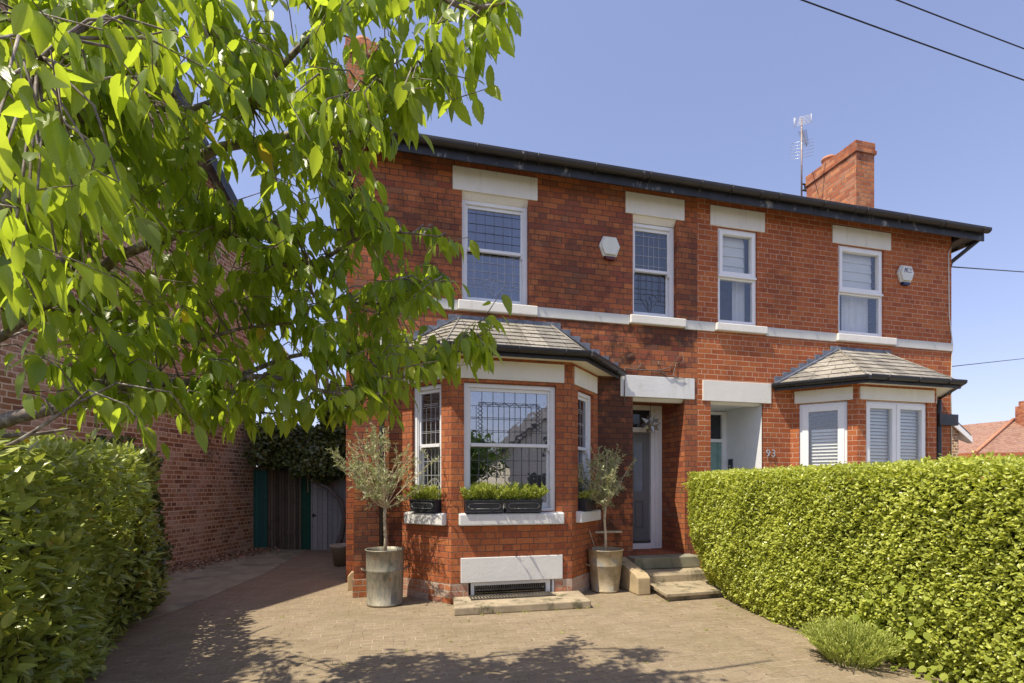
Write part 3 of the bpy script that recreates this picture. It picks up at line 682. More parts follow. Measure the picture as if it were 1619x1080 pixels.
upvc_window(H2, 7.489, 8.468, 4.145, 5.678, 4.90, YF + .03, blind=(7.56, 8.35, 4.98, 5.62), curtains=[(7.80, 8.40, 4.2, 5.6)])

# ---- bays
def bay(house, xa, xb, xc, xd, yb, mat, base_mat=None):
    """splayed bay: wall corners (xa,YF) (xb,yb) (xc,yb) (xd,YF)"""
    return [(Vector((xa, YF, 0)), Vector((xb, yb, 0))), (Vector((xb, yb, 0)), Vector((xc, yb, 0))), (Vector((xc, yb, 0)), Vector((xd, YF, 0)))]
def face(f):
    p, q = f; d = q - p; return p, math.atan2(d.y, d.x), d.length
def bay_walls(house, faces, opens, ztop, mat, z0=0.25, base=True, lint=(2.89, 3.13), lmat=None):
    for f, (o0, o1, oz0, oz1), bs in zip(faces, opens, ('l', 'f', 'r')):
        p, rz, L = face(f)
        m = MB(); holes = [(o0, o1, oz0, oz1)]
        wall_holes(m, 0, L, z0, ztop, holes, .12, 0)
        m.quad((0, .24, z0), (0, .24, ztop), (L, .24, ztop), (L, .24, z0)) if False else None
        B(m, 'bay_wall', mat, house, rz=rz, origin=p)
B1Y = 6.33
F1 = bay(H1, .13, .735, 2.367, 3.03, B1Y, None)
L0 = face(F1[0])[2]; L1 = face(F1[1])[2]; L2 = face(F1[2])[2]
OP1 = [(.20, L0 - .17, 1.165, 2.85), (.165, L1 - .225, 1.165, 2.85), (.2, L2 - .17, 1.165, 2.85)]
bay_walls(H1, F1, OP1, 3.2, M['brick_bay'], z0=.26)
# lower part of the bay front with the cellar window opening
for k, f in enumerate(F1):
    p, rz, L = face(f); m = MB()
    wall_holes(m, 0, L, 0, .26, [(.22, L - .24, .03, .262, .1)] if k == 1 else [], .1, -.006)
    B(m, 'plinth', M['brick_base'], H1, rz=rz, origin=p)
F2 = bay(H2, 6.50, 7.14, 8.754, 9.40, B1Y, None)
K0, K1, K2 = [face(f)[2] for f in F2]
OP2 = [(.13, K0 - .13, 1.30, 2.87), (.17, K1 - .19, 1.30, 2.87), (.13, K2 - .13, 1.3, 2.87)]
bay_walls(H2, F2, OP2, 3.15, M['brick_new'], z0=0)
for (f, o, st) in zip(F1, OP1, ('side', 'bay', 'side')):
    p, rz, L = face(f)
    lintel(H1, max(.0, o[0] - .10) if st == 'bay' else .06, (o[1] + .11) if st == 'bay' else L - .06, 2.89, 3.135, o[0] + .001, o[1] - .001, M['stonewhite'], y=0, rz=rz, origin=p, chamfer=.05, proud=.02)
    sash_window(H1, o[0] + .002, o[1] - .002, 1.168, 2.84, 2.045, .045, st, origin=p, rz=rz, glass=M['glass_bay'] if st == 'bay' else M['glass'],
                curtains=[(o[0] + .06, o[0] + .28, 1.2, 2.8, .03)] if f is F1[0] else ([(o[1] - .12, o[1] - .04, 1.2, 2.8, .03)] if st == 'bay' else ()))
    sill(H1, o[0] - .07, o[1] + .09, 1.0, 1.17, M['sillwhite'], y=0, out=.085, rz=rz, origin=p, b_=.016)
for i, (f, o) in enumerate(zip(F2, OP2)):
    p, rz, L = face(f)
    lintel(H2, .06 if i == 0 else (.04 if i == 1 else .06), L - .06, 2.875, 3.08, o[0] + .001, o[1] - .001, M['stonewhite'], y=0, rz=rz, origin=p, chamfer=.03, proud=.02)
    if i == 1: upvc_window(H2, o[0] + .002, o[1] - .002, 1.302, 2.855, None, .03, origin=p, rz=rz, vertical=True, slats=(o[0] + .06, o[1] - .06, 1.35, 2.8))
    else: upvc_window(H2, o[0] + .002, o[1] - .002, 1.302, 2.855, None, .03, origin=p, rz=rz, slats=(o[0] + .17, o[1] - .05, 1.35, 2.42) if i == 0 else (o[0] + .06, o[1] - .06, 1.35, 2.8))
    sill(H2, o[0] - .06, o[1] + .06, 1.15, 1.305, M['stonewhite'], y=0, out=.07, rz=rz, origin=p)
# white rendered panel and cellar window under the bay
p, rz, L = face(F1[1])
m = MB(); m.box(.12, L - .142, -.028, -.004, .265, .585); B(m, 'cellar_lintel', M['sillwhite'], H1, rz=rz, origin=p, bevel=.006)
m = MB(); m.box(.255, .30, .02, .09, .035, .255); m.box(1.27, 1.33, .02, .09, .035, .255); m.box(1.355, 1.385, .01, .09, .035, .255); m.box(.30, 1.27, .021, .09, .215, .255); m.box(.30, 1.27, .021, .09, .035, .06)
cw = B(m, 'cellar_window', M['white'], H1, rz=rz, origin=p, bevel=.003)
MB().box(.30, 1.27, .06, .064, .06, .215).build('pane', M['glass_dim'], cw)
m = MB()
for i in range(32): m.box(.31 + i * .03, .322 + i * .03, .03, .036, .165, .213)
m.build('grille', M['iron'], cw)
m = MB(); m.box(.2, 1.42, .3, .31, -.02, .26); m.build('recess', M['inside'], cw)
# bay roofs
def bay_roof(house, faces, xt0, xt1, zt, ze, over=.28):
    """hipped lean-to: eaves polygon offset from the bay, top edge against wall at zt"""
    (pa, pb), (_, pc), (_, pd) = faces
    def off(p, q, r, d):
        # offset corner q outward
        d1 = (q - p).normalized(); d2 = (r - q).normalized(); n1 = Vector((d1.y, -d1.x, 0)); n2 = Vector((d2.y, -d2.x, 0))
        bis = (n1 + n2).normalized(); return q + bis * (d / max(.2, bis.dot(n1)))
    eb = off(pa, pb, pc, over); ec = off(pb, pc, pd, over)
    d1 = (pb - pa).normalized(); d3 = (pd - pc).normalized()
    ea = eb - d1 * ((eb.y - (YF - .01)) / (d1.y)); ed = ec + d3 * (((YF - .01) - ec.y) / d3.y)
    E_ = [Vector((q.x, q.y, ze)) for q in (ea, eb, ec, ed)]
    T0 = Vector((xt0, YF - .01, zt)); T1 = Vector((xt1, YF - .01, zt))
    facets = [(E_[0], E_[1], T0, T0), (E_[1], E_[2], T1, T0), (E_[2], E_[3], T1, T1)]
    m = MB(); nc = 7
    for (a, b_, c, d) in facets:
        nrm = (b_ - a).cross((d - a)).normalized()
        if nrm.z < 0: nrm = -nrm
        for i in range(nc):
            t0, t1 = i / nc, min(1, (i + 1) / nc + .02)
            q0, q1 = a.lerp(d, t0), b_.lerp(c, t0); r0, r1 = a.lerp(d, t1), b_.lerp(c, t1)
            lift = nrm * .022; up = nrm * .006
            # individual slates in the course, each with its own slight kick
            nsl = max(1, int(round((q1 - q0).length / .255))); o_ = .5 if i % 2 else 0
            cuts = sorted({0., 1.} | {min(1, max(0, (j + o_) / nsl)) for j in range(nsl + 1)})
            for s0, s1 in zip(cuts[:-1], cuts[1:]):
                if s1 - s0 < .01: continue
                jt = random.uniform(-.003, .004); sag = -(d - a).normalized() * random.uniform(0, .008)
                g = .004 / max(.1, (q1 - q0).length)
                A_, B_ = q0.lerp(q1, s0 + g) + sag, q0.lerp(q1, s1 - g) + sag; C_, D_ = r0.lerp(r1, s1 - g), r0.lerp(r1, s0 + g)
                l2 = nrm * (.022 + jt)
                m.quad(A_ + l2, B_ + l2, C_ + up, D_ + up); m.quad(A_ + up * .5, B_ + up * .5, B_ + l2, A_ + l2)
                m.quad(A_ + up * .5, A_ + l2, D_ + up, D_); m.quad(B_ + l2, B_ + up * .5, C_, C_ + up)
        m.quad(a, b_, c, d) if (c - d).length > 1e-4 else m.quad(a, b_, c)
    roof = B(m, 'bay_roof', M['slate'], house)
    # hip rolls, ridge cover flashing and stepped flashing up the wall
    for a, b_ in ((E_[1], T0), (E_[2], T1)): B(MB().tube([a + Vector((0, 0, .02)), b_ + Vector((0, 0, .025))], .012, 6), 'hip_roll', M['slate'], house)
    fl = MB(); fl.box(xt0 - .05, xt1 + .05, YF - .035, YF - .002, zt - .01, zt + .05)
    for (lo, hi, sg) in ((E_[0], T0, 1), (E_[3], T1, -1)):
        n_ = max(5, int(round((hi.z - lo.z) / .083)))
        for i in range(n_):
            x0_ = lo.x + (hi.x - lo.x) * i / n_; x1_ = lo.x + (hi.x - lo.x) * (i + 1) / n_; z_ = lo.z + (hi.z - lo.z) * (i + 1) / n_
            fl.box(x0_, x1_ + sg * .02, YF - .022 - .002 * (i % 2), YF - .002, z_ - .09, z_ + .055)
        fl.prism([lo + Vector((0, 0, .0)), hi + Vector((0, 0, .0)), hi + Vector((0, 0, .03)), lo + Vector((0, 0, .03))], (0, -.06, 0))
    B(fl, 'flashing', M['lead'], house, bevel=.003)
    # soffit, fascia and gutter
    fa = MB()
    base = [pa, pb, pc, pd]
    so_ = MB()
    for i in range(3):
        so_.quad(Vector((base[i].x, base[i].y + (0 if i else 0), ze - .07)), Vector((base[i + 1].x, base[i + 1].y, ze - .07)), Vector((E_[i + 1].x, E_[i + 1].y, ze - .072)), Vector((E_[i].x, E_[i].y, ze - .072)))
    B(so_, 'soffit', M['stonewhite'], house)
    gm = MB()
    for i in range(3):
        a, b_ = E_[i], E_[i + 1]; d = (b_ - a).normalized(); nn = Vector((d.y, -d.x, 0))
        fa.prism([a + Vector((0, 0, -.11)), a + nn * .02 + Vector((0, 0, -.11)), a + nn * .02 + Vector((0, 0, .005)), a + Vector((0, 0, .005))], b_ - a)
        pr = []
        for k in range(9):
            an = PI + PI * k / 8; pr.append((.072 + .05 * math.cos(an), -.012 + .055 * math.sin(an)))
        pr += [(.122, .004), (.114, .004)] + [(.072 + .042 * math.cos(PI + PI * k / 8), -.012 + .047 * math.sin(PI + PI * k / 8)) for k in reversed(range(9))] + [(.022, .004)]
        P_ = [a + nn * u_ + Vector((0, 0, z_)) - d * .03 for u_, z_ in pr]
        gm.prism(P_, (b_ - a) + d * .06)
        nbr = max(2, int((b_ - a).length / .5))
        for k in range(nbr):
            q = a.lerp(b_, (k + .5) / nbr)
            gm.tube([q + nn * .018 + Vector((0, 0, -.02)) + nn * .0, q + nn * .05 + Vector((0, 0, -.073)), q + nn * .1 + Vector((0, 0, -.07)), q + nn * .13 + Vector((0, 0, .006))], .008, 5)
    B(fa, 'bay_fascia', M['black'], house, bevel=.003)
    B(gm, 'gutter', M['black'], house)
    return E_
E1 = bay_roof(H1, F1, .93, 2.28, 3.865, 3.245, .24)
E2 = bay_roof(H2, F2, 7.47, 8.45, 3.85, 3.19, .24)
# bay ceiling lid and floors so that the rooms are closed
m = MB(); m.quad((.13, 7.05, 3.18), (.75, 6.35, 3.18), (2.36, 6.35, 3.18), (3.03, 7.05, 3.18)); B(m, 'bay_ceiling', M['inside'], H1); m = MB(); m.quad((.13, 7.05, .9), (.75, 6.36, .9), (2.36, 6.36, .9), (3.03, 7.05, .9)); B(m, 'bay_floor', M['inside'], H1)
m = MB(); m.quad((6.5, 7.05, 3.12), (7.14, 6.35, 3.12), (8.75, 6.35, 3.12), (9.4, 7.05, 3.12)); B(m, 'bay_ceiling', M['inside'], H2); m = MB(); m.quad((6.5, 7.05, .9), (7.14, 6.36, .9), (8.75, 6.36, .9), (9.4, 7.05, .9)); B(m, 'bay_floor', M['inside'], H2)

# ---- main eaves: sloping soffit, fascia, gutter
def eaves(house, a, b_, end=0):
    m = MB()
    m.prism([(a, 6.72, 5.935), (a, 6.742, 5.935), (a, 6.742, 6.12), (a, 6.72, 6.12)], (b_ - a, 0, 0))
    B(m, 'fascia', M['fascia'], house, bevel=.003)
    m = MB(); m.quad((a, 6.742, 5.95), (b_, 6.742, 5.95), (b_, 7.02, 6.125), (a, 7.02, 6.125)); B(m, 'soffit', M['fascia'], house)
    g = MB(); pr = [(6.655 + .055 * math.cos(PI + PI * k / 10), 6.092 + .050 * math.sin(PI + PI * k / 10)) for k in range(11)]
    pr += [(6.710, 6.122), (6.703, 6.122)] + [(6.655 + .048 * math.cos(2 * PI - PI * k / 10), 6.092 + .043 * math.sin(2 * PI - PI * k / 10)) for k in range(11)] + [(6.607, 6.122), (6.600, 6.122)]
    g.prism([(a, y_, z_) for y_, z_ in pr], (b_ - a, 0, 0))
    x = a + .35
    while x < b_:
        g.tube([(x, 6.712, 6.02), (x, 6.68, 6.034), (x, 6.62, 6.04), (x, 6.596, 6.07), (x, 6.594, 6.125)], .007, 6); x += .86
    x = a + .9
    while x < b_:   # gutter unions
        g.tube([(x - .035, 6.655, 6.090), (x + .035, 6.655, 6.090)], .058, 14); x += 1.83
    B(g, 'gutter', M['gutterbrown'], house)
eaves(H1, -.95, XP); eaves(H2, XP + .002, 10.42)
# hipped main roof over each half; side eaves
yr = YF + DEP / 2; zr = 6.12 + (yr - 6.62) * .62
r = MB(); r.quad((-.95, 6.62, 6.13), (XP, 6.62, 6.13), (XP, yr, zr), (2.6, yr, zr)); r.quad((-.95, 6.62, 6.13), (2.6, yr, zr), (-.95, 2 * yr - 6.62, 6.13)); r.quad((-.95, 2 * yr - 6.62, 6.13), (2.6, yr, zr), (XP, yr, zr), (XP, 2 * yr - 6.62, 6.13))
r.box(-.95, -.5, 6.75, 2 * yr - 6.62, 6.02, 6.1)
B(r, 'roof', M['slateroof'], H1)
r = MB(); r.quad((XP, 6.62, 6.13), (10.42, 6.62, 6.13), (7.2, yr, zr), (XP, yr, zr)); r.quad((10.42, 6.62, 6.13), (10.42, 2 * yr - 6.62, 6.13), (7.2, yr, zr)); r.quad((XP, 2 * yr - 6.62, 6.13), (XP, yr, zr), (7.2, yr, zr), (10.42, 2 * yr - 6.62, 6.13))
B(r, 'roof', M['slateroof'], H2)
m = MB(); m.box(10.045, 10.40, 6.744, 2 * yr - 6.62, 6.0, 6.05); m.box(10.38, 10.42, 6.744, 2 * yr - 6.62, 5.96, 6.12); B(m, 'soffit', M['fascia'], H2)
m = MB(); m.tube([(10.36, 6.80, 6.05), (10.36, 6.80, 5.96), (10.10, 7.05, 5.66), (10.10, 7.1, 5.5), (10.10, 7.1, 3.0), (10.10, 7.1, .1)], .036, 10); B(m, 'downpipe', M['black'], H2)
# chimneys
def chimney(house, x0, x1, y0, y1, zb, zt, pots):
    m = MB(); m.box(x0, x1, y0, y1, zb, zt - .24); m.box(x0 - .03, x1 + .03, y0 - .03, y1 + .03, zt - .24, zt - .16); m.box(x0 - .012, x1 + .012, y0 - .012, y1 + .012, zt - .16, zt)
    c = B(m, 'chimney', M['brick_chim'], house, bevel=.006)
    for (px, py, h) in pots:
        q = MB(); q.lathe([(.13, 0), (.12, h * .75), (.14, h * .8), (.14, h), (.10, h), (.095, 0)], (px, py, zt), 20)
        q.build('chimney_pot', M['terra'], c)
    return c
chimney(H2, 9.21, 9.68, 8.2, 9.45, 6.5, 8.57, [(9.44, 9.08, .22)])
chimney(H1, -.70, -.23, 8.2, 9.45, 5.9, 8.57, [(-.46, 8.6, .3), (-.46, 9.1, .3)])
m = MB(); m.box(-.70, X0 + .01, 8.2, 9.45, 0, 6.2); B(m, 'chimney_breast', M['brick_old'], H1)
# downpipes on the fronts
m = MB(); m.tube([(-.13, 6.93, 3.95), (-.13, 6.93, .55)], .036, 12); m.tube([(-.13, 6.93, 3.2), (-.13, 6.93, 3.26)], .046, 12); m.tube([(-.13, 6.93, 1.6), (-.13, 6.93, 1.66)], .046, 12)
m.box(-.18, -.08, 6.90, 7.0, 1.62, 1.635); B(m, 'downpipe', M['black'], H1)
m = MB(); m.tube([(9.62, 6.92, 3.06), (9.62, 6.92, .1)], .045, 12); m.box(9.54, 9.98, 6.84, 6.985, 2.60, 2.80); B(m, 'downpipe', M['black'], H2, bevel=.004)

# ---- porches and doors
DY = YF + .70
m = MB(); m.box(3.55, 4.56, 7.0, DY + .3, .2, .438); B(m, 'porch_floor', M['tiles'], H1)
m = MB()   # frame: jambs, transom, threshold
m.box(4.30, 4.508, DY - .02, DY + .10, .44, 2.80); m.box(4.36, 4.38, DY - .035, DY - .021, .44, 2.8); m.box(4.43, 4.45, DY - .035, DY - .021, .44, 2.8)
m.box(3.612, 3.66, DY - .02, DY + .1, .44, 2.80); m.box(3.66, 4.30, DY - .018, DY + .1, 2.42, 2.50); m.box(3.612, 4.508, DY - .019, DY + .1, 2.80, 2.878); m.box(3.66, 4.30, DY - .06, DY + .1, .44, .535)
B(m, 'door_frame', M['white'], H1, bevel=.004)
m = MB(); d0, d1, e0, e1 = 3.665, 4.295, .54, 2.415
wall_holes(m, d0, d1, e0, e1, [(3.78, 3.93, 1.42, 2.25), (4.02, 4.18, 1.42, 2.25), (3.78, 3.93, .78, 1.25), (4.02, 4.18, .78, 1.25)], .015, DY + .03)
m.box(d0, d1, DY + .05, DY + .07, e0, e1)
for (a, c, q, z) in ((3.78, 3.93, .78, 1.25), (4.02, 4.18, .78, 1.25)): m.box(a + .025, c - .025, DY + .034, DY + .049, q + .03, z - .03)
m.box(d0, d1, DY - .0, DY + .029, .545, .60)
dr = B(m, 'front_door', M['door'], H1, bevel=.003)
q = MB(); q.box(3.78, 3.93, DY + .044, DY + .048, 1.42, 2.25); q.box(4.02, 4.18, DY + .044, DY + .048, 1.42, 2.25); q.build('pane', M['doorglass'], dr)
q = MB(); q.box(d0 + .0, d1, DY - .012, DY - .001, .545, .575); q.build('weather_bar', M['iron'], dr)
q = MB(); q.tube([(3.72, DY + .03, 1.33), (3.72, DY - .02, 1.33)], .022, 12); q.build('door_knob', M['alu'], dr)
m = MB(); m.box(3.66, 4.30, DY + .04, DY + .05, 2.50, 2.80); B(m, 'fanlight', M['darkglass'], H1)
# right porch
D2 = YF + .95
m = MB()
x0_, x1_ = door2[0], door2[1]
m.quad((x1_, 7.002, .44), (x1_, D2, .44), (x1_, D2, 2.87), (x1_, 7.002, 2.87)); m.quad((x0_, 7.02, .44), (x0_, 7.02, 2.87), (x0_, D2, 2.87), (x0_, D2, .44)); m.quad((x0_, 7.02, 2.87), (x1_, 7.02, 2.87), (x1_, D2, 2.87), (x0_, D2, 2.87))
B(m, 'porch_lining', M['whitewall'], H2)
m = MB(); m.box(4.9, 6.05, 7.0, D2 + .2, .2, .438); B(m, 'porch_floor', M['tiles'], H2)
m = MB(); m.box(5.86, x1_ - .002, D2 - .05, D2 + .05, .44, 2.86); m.box(x0_ + .002, 5.05, D2 - .05, D2 + .05, .44, 2.86); m.box(5.05, 5.86, D2 - .048, D2 + .05, 2.30, 2.36); m.box(5.05, 5.86, D2 - .048, D2 + .05, 2.80, 2.86)
B(m, 'door_frame', M['upvc'], H2, bevel=.004)
m = MB(); m.box(5.05, 5.86, D2, D2 + .04, .46, 2.30); m.box(5.05, 5.12, D2 - .015, D2, .46, 2.3); m.box(5.80, 5.86, D2 - .015, D2, .46, 2.3)
d2o = B(m, 'front_door', M['greenglass'], H2)
m = MB(); m.box(5.05, 5.86, D2, D2 + .02, 2.36, 2.80); B(m, 'fanlight', M['darkglass'], H2)

# ---- steps
st = empty('door_steps', (3.9, 6.3, 0), 'worn stone doorsteps, a lower paving slab and a green algae-stained upper step', 'steps')
def S(mb, name, mat, parent, **k): return mb.build(name, mat, parent, loc=-Vector(parent.location), **k)
m = MB(); m.prism([(3.46, 5.78, .06), (4.62, 5.84, .06), (4.66, 6.56, .06), (3.60, 6.56, .06)], (0, 0, .045)); S(m, 'slab', M['york'], st, bevel=.008)
m = MB(); m.prism([(3.52, 5.84, 0), (4.60, 5.9, 0), (4.62, 6.5, 0), (3.63, 6.5, 0)], (0, 0, .06)); S(m, 'slab_bed', M['york'], st)
m = MB(); m.prism([(3.52, 6.50, 0), (3.52, 6.50, .20), (3.52, 6.53, .255), (3.52, 7.0, .26), (3.52, 7.0, 0)], (1.06, 0, 0)); S(m, 'upper_step', M['york'], st, bevel=.012)
m = MB(); m.box(3.50, 4.60, 6.72, 6.998, .262, .436); S(m, 'top_step', M['greenstone'], st, bevel=.015)
kb = MB(); kb.prism([(3.28, 6.22, 0), (3.28, 6.22, .24), (3.28, 6.30, .285), (3.28, 6.985, .43), (3.28, 6.985, 0)], (.2, 0, 0))
tag(kb.build('kerb_block', M['york2'], None, bevel=.018), 'sloping sandstone block flanking the front doorsteps beside the tan metal bin', 'kerb stone')
# cellar kerb slab with grate
ck = MB(); ck.prism([(.70, 5.74, 0), (2.39, 5.72, 0), (2.46, 6.315, 0), (.76, 6.315, 0)], (0, 0, .095))
cks = tag(ck.build('stone_slab', M['york'], None, bevel=.014), 'long rough stone slab on the paving in front of the cellar window', 'stone slab')
gr = MB(); gr.box(.95, 2.05, 6.06, 6.075, .096, .112); gr.box(.95, 2.05, 6.27, 6.285, .096, .112)
for i in range(27): gr.box(.955 + i * .0405, .975 + i * .0405, 6.075, 6.27, .097, .110)
tag(gr.build('iron_grate', M['iron'], None), 'dark slotted iron grate lying in the stone slab below the cellar window', 'grate')

# ================================================================ small wall-mounted things
def alarm(x, z, label, lens, logo):
    e = empty('alarm_box', (x, YF, z), label, 'alarm box', 'alarm boxes on the house fronts')
    def hexa(s, y, dz=0): return [(s * a, y, s * b_ + dz) for a, b_ in ((-.105, .20), (.105, .20), (.17, .06), (.105, -.10), (-.105, -.10), (-.17, .06))]
    m = MB(); m.prism([(a, b_, c) for a, b_, c in hexa(1., 0)], (0, -.045, 0)); m.prism(hexa(.86, -.045, .008), (0, -.03, 0))
    m.build('case', M['plate'], e, bevel=.008)
    m = MB(); m.prism([(-.095, 0, -.102), (.095, 0, -.102), (.06, 0, -.15), (-.06, 0, -.15)], (0, -.06, 0)); m.build('lens', lens, e, bevel=.006)
    if logo:
        m = MB()
        def stroke(a, b_, t=.012):
            A_, B_ = Vector((a[0], -.0755, a[1])), Vector((b_[0], -.0755, b_[1])); d = (B_ - A_).normalized(); nn = Vector((-d.z, 0, d.x)) * t / 2
            m.prism([A_ - nn, B_ - nn, B_ + nn, A_ + nn], (0, -.002, 0))
        # "AE" style initials with a small swoosh and a line of fine print below
        stroke((-.075, .085), (-.055, .14)); stroke((-.055, .14), (-.035, .085)); stroke((-.068, .103), (-.042, .103), .008)
        stroke((-.022, .085), (-.022, .14)); stroke((-.022, .137), (.005, .137), .008); stroke((-.022, .112), (.0, .112), .008); stroke((-.022, .088), (.008, .088), .008)
        stroke((.02, .137), (.085, .132), .006); stroke((.04, .115), (.085, .118), .007); stroke((.05, .098), (.088, .100), .006)
        for k in range(9): stroke((-.085 + k * .019, .068), (-.085 + k * .019 + .013, .068), .010)
        m.build('lettering', M['print'], e)
alarm(3.21, 5.08, 'off-white hexagonal alarm box with maroon base, on the darker left brickwork', M['redlens'], False)
alarm(8.92, 5.24, 'off-white hexagonal alarm box with navy base and small blue lettering, on the right brickwork', M['bluelens'], True)
# house number 93 in separate metal digits
hn = empty('house_number', (6.10, YF, 2.05), 'metal numerals 93 screwed to brickwork beside the white porch', 'house number')
for i, chx in enumerate('93'):
    cu = bpy.data.curves.new('digit', 'FONT'); cu.body = chx; cu.size = .17; cu.extrude = .006; cu.bevel_depth = .001; cu.align_x = 'CENTER'
    tmp = bpy.data.objects.new('digit_tmp', cu); col.objects.link(tmp)
    me = bpy.data.meshes.new_from_object(tmp); bpy.data.objects.remove(tmp)
    me.materials.clear(); me.materials.append(M['alu'])
    o = bpy.data.objects.new('digit', me); col.objects.link(o); o.parent = hn; o.rotation_euler = (R(90), 0, 0); o.location = (-.055 + .105 * i, -.018, -.06)
# doorbell on the right porch side wall
db = empty('doorbell', (x1_ - .001, 7.78, 1.62 + .28), 'black doorbell camera on the white porch wall', 'doorbell')
m = MB(); m.box(-.03, 0, -.05, .05, -.09, .09); m.build('body', M['blackplastic'], db, bevel=.008)
m = MB(); m.box(-.036, -.0305, -.02, .02, -.06, -.02); m.build('button', M['alu'], db, bevel=.004)
# star lantern hanging in the left porch
sl = empty('star_lantern', (4.12, 7.38, 2.52), 'grey metal and glass star lantern hanging in the left porch', 'lantern')
m = MB(); pts_ = []
ph = (1 + 5 ** .5) / 2
dirs = [Vector(v_).normalized() for v_ in [(a, b_ * ph, 0) for a in (-1, 1) for b_ in (-1, 1)] + [(0, a, b_ * ph) for a in (-1, 1) for b_ in (-1, 1)] + [(b_ * ph, 0, a) for a in (-1, 1) for b_ in (-1, 1)]]
for d in dirs:
    t1 = d.orthogonal().normalized(); t2 = d.cross(t1)
    ring = [d * .075 + (t1 * math.cos(2 * PI * k / 5) + t2 * math.sin(2 * PI * k / 5)) * .055 for k in range(5)]
    for k in range(5): m.quad(ring[k], ring[(k + 1) % 5], d * .19)
m.build('star', simple('tarnished_lantern_metal', (.34, .33, .30), .35, metal=.4), sl)
m = MB(); m.tube([(0, 0, .15), (0, 0, .36)], .004, 5); m.build('chain', M['iron'], sl)

# television aerial clamped to the right chimney
ta = empty('tv_aerial', (9.13, 9.5, 8.25), 'television aerial on a mast strapped to the right-hand chimney', 'aerial')
m = MB(); m.tube([(0, 0, -.15), (0, 0, 1.68)], .018, 8); m.build('mast', M['mastrust'], ta)
m = MB(); m.box(-.02, .12, -.06, -.02, .0, .02); m.box(-.02, .12, -.06, -.02, .14, .16); m.box(.05, .07, -.06, -.02, 0, .16); m.build('bracket', M['iron'], ta)
m = MB(); bd = Vector((-.30, -.75, -.62)).normalized()
o_ = Vector((0, -.02, 1.02)); b0, b1 = o_ - bd * .15, o_ + bd * .95
b0, b1 = Vector((.0, .0, 1.45)), Vector((-.40, -.55, .62))
bd = (b1 - b0); sd_ = Vector((.75, -.55, .0)).normalized()
m.tube([b0, b1], .009, 6)
for k in range(14):
    q = b0.lerp(b1, .15 + k * .06); l_ = .09 - k * .003; m.tube([q - sd_ * l_, q + sd_ * l_], .0035, 4)
m.build('boom', M['iron'], ta)
m = MB()
for k in range(6):
    z_ = .78 + k * .075; m.tube([Vector((0, 0, z_)) - sd_ * .24, Vector((0, 0, z_ + .0)) + sd_ * .24], .004, 4)
m.build('elements', M['alu'], ta)
m = MB()
for k in range(7):
    z_ = 1.52 + k * .03; m.tube([Vector((0, -.03, z_)) - sd_ * .17, Vector((0, -.03, z_)) + sd_ * .17], .004, 4)
for s_ in (-1, 1): m.tube([Vector((0, -.03, 1.5)) + sd_ * .17 * s_, Vector((0, -.03, 1.72)) + sd_ * .17 * s_], .006, 4)
m.build('reflector', M['upvc'], ta)

# overhead cables
def cable(p, q, sag, r_, label):
    p, q = Vector(p), Vector(q); pts = []
    for i in range(25):
        t = i / 24; pts.append(p.lerp(q, t) - Vector((0, 0, sag * 4 * t * (1 - t))))
    tag(MB().tube(pts, r_, 6).build('overhead_cable', M['wire'], None), label, 'cable', 'overhead cables')
def along(u0, v0, u1, v1, c0, c1, e=.6):
    a, b_ = at(u0, v0, c0), at(u1, v1, c1); d = b_ - a; return a - d * e, b_ + d * e
a_, b_ = along(1277, 0, 1619, 124, 11, 13, .9); cable(a_, b_, .05, .016, 'lower of the two black cables crossing the top right sky, the longer one')
a_, b_ = along(1427, 0, 1619, 74, 11, 12.5, 1.2); cable(a_, b_, .05, .014, 'upper black cable cutting the top right corner of the sky')
a_ = Vector((10.05, 8.0, 5.45)); b_ = at(1619, 430, 15); b_ = b_ + (b_ - a_) * 1.5
a1 = at(1506, 422, 10.6); b1 = at(1619, 430, 14); cable(a1, b1 + (b1 - a1) * 1.5, .0, .013, 'black cable leaving the house side level with the upper windows')
a1 = at(1500, 580, 11.); b1 = at(1619, 567, 15); cable(a1, b1 + (b1 - a1) * 1.5, .0, .009, 'thin grey cable low in the sky just above the bay roof height')

def wp(u, v, y=YF):
    d = at(u, v, 1) - Vector((0, 0, CAM_H)); t = y / d.y; return Vector((0, 0, CAM_H)) + d * t
m = MB(); off_ = Vector((0, -.012, 0))
for path in ([(986, 640), (987, 600), (988, 582), (1008, 585), (1041, 586), (1056, 596), (1063, 594), (1069, 574), (1082, 572), (1078, 557)], [(1008, 585), (1014, 575), (1022, 580)], [(1041, 586), (1058, 582), (1076, 560)], [(1063, 594), (1072, 600), (1082, 599)], [(1041, 572), (1042, 580)], [(995, 565), (990, 566), (1000, 560), (1004, 565)]):
    pp = [wp(*q) + off_ - Vector((0, .02 if q[1] > 590 else 0, 0)) for q in path]; m.tube(pp, [.009] + [.007] * (len(pp) - 2) + [.003], 5)
tag(m.build('dead_creeper', M['vinebark'], None), 'bare brown creeper stem clinging to the brick above the left door lintel', 'climber')
m = MB(); m.tube([wp(1507, 384) + off_, wp(1499, 400) + off_, wp(1500, 500) + off_, wp(1505, 540) + off_, wp(1503, 600) + off_, wp(1504, 720) + off_], .008, 5); B(m, 'wall_cable', M['plate'], H2)
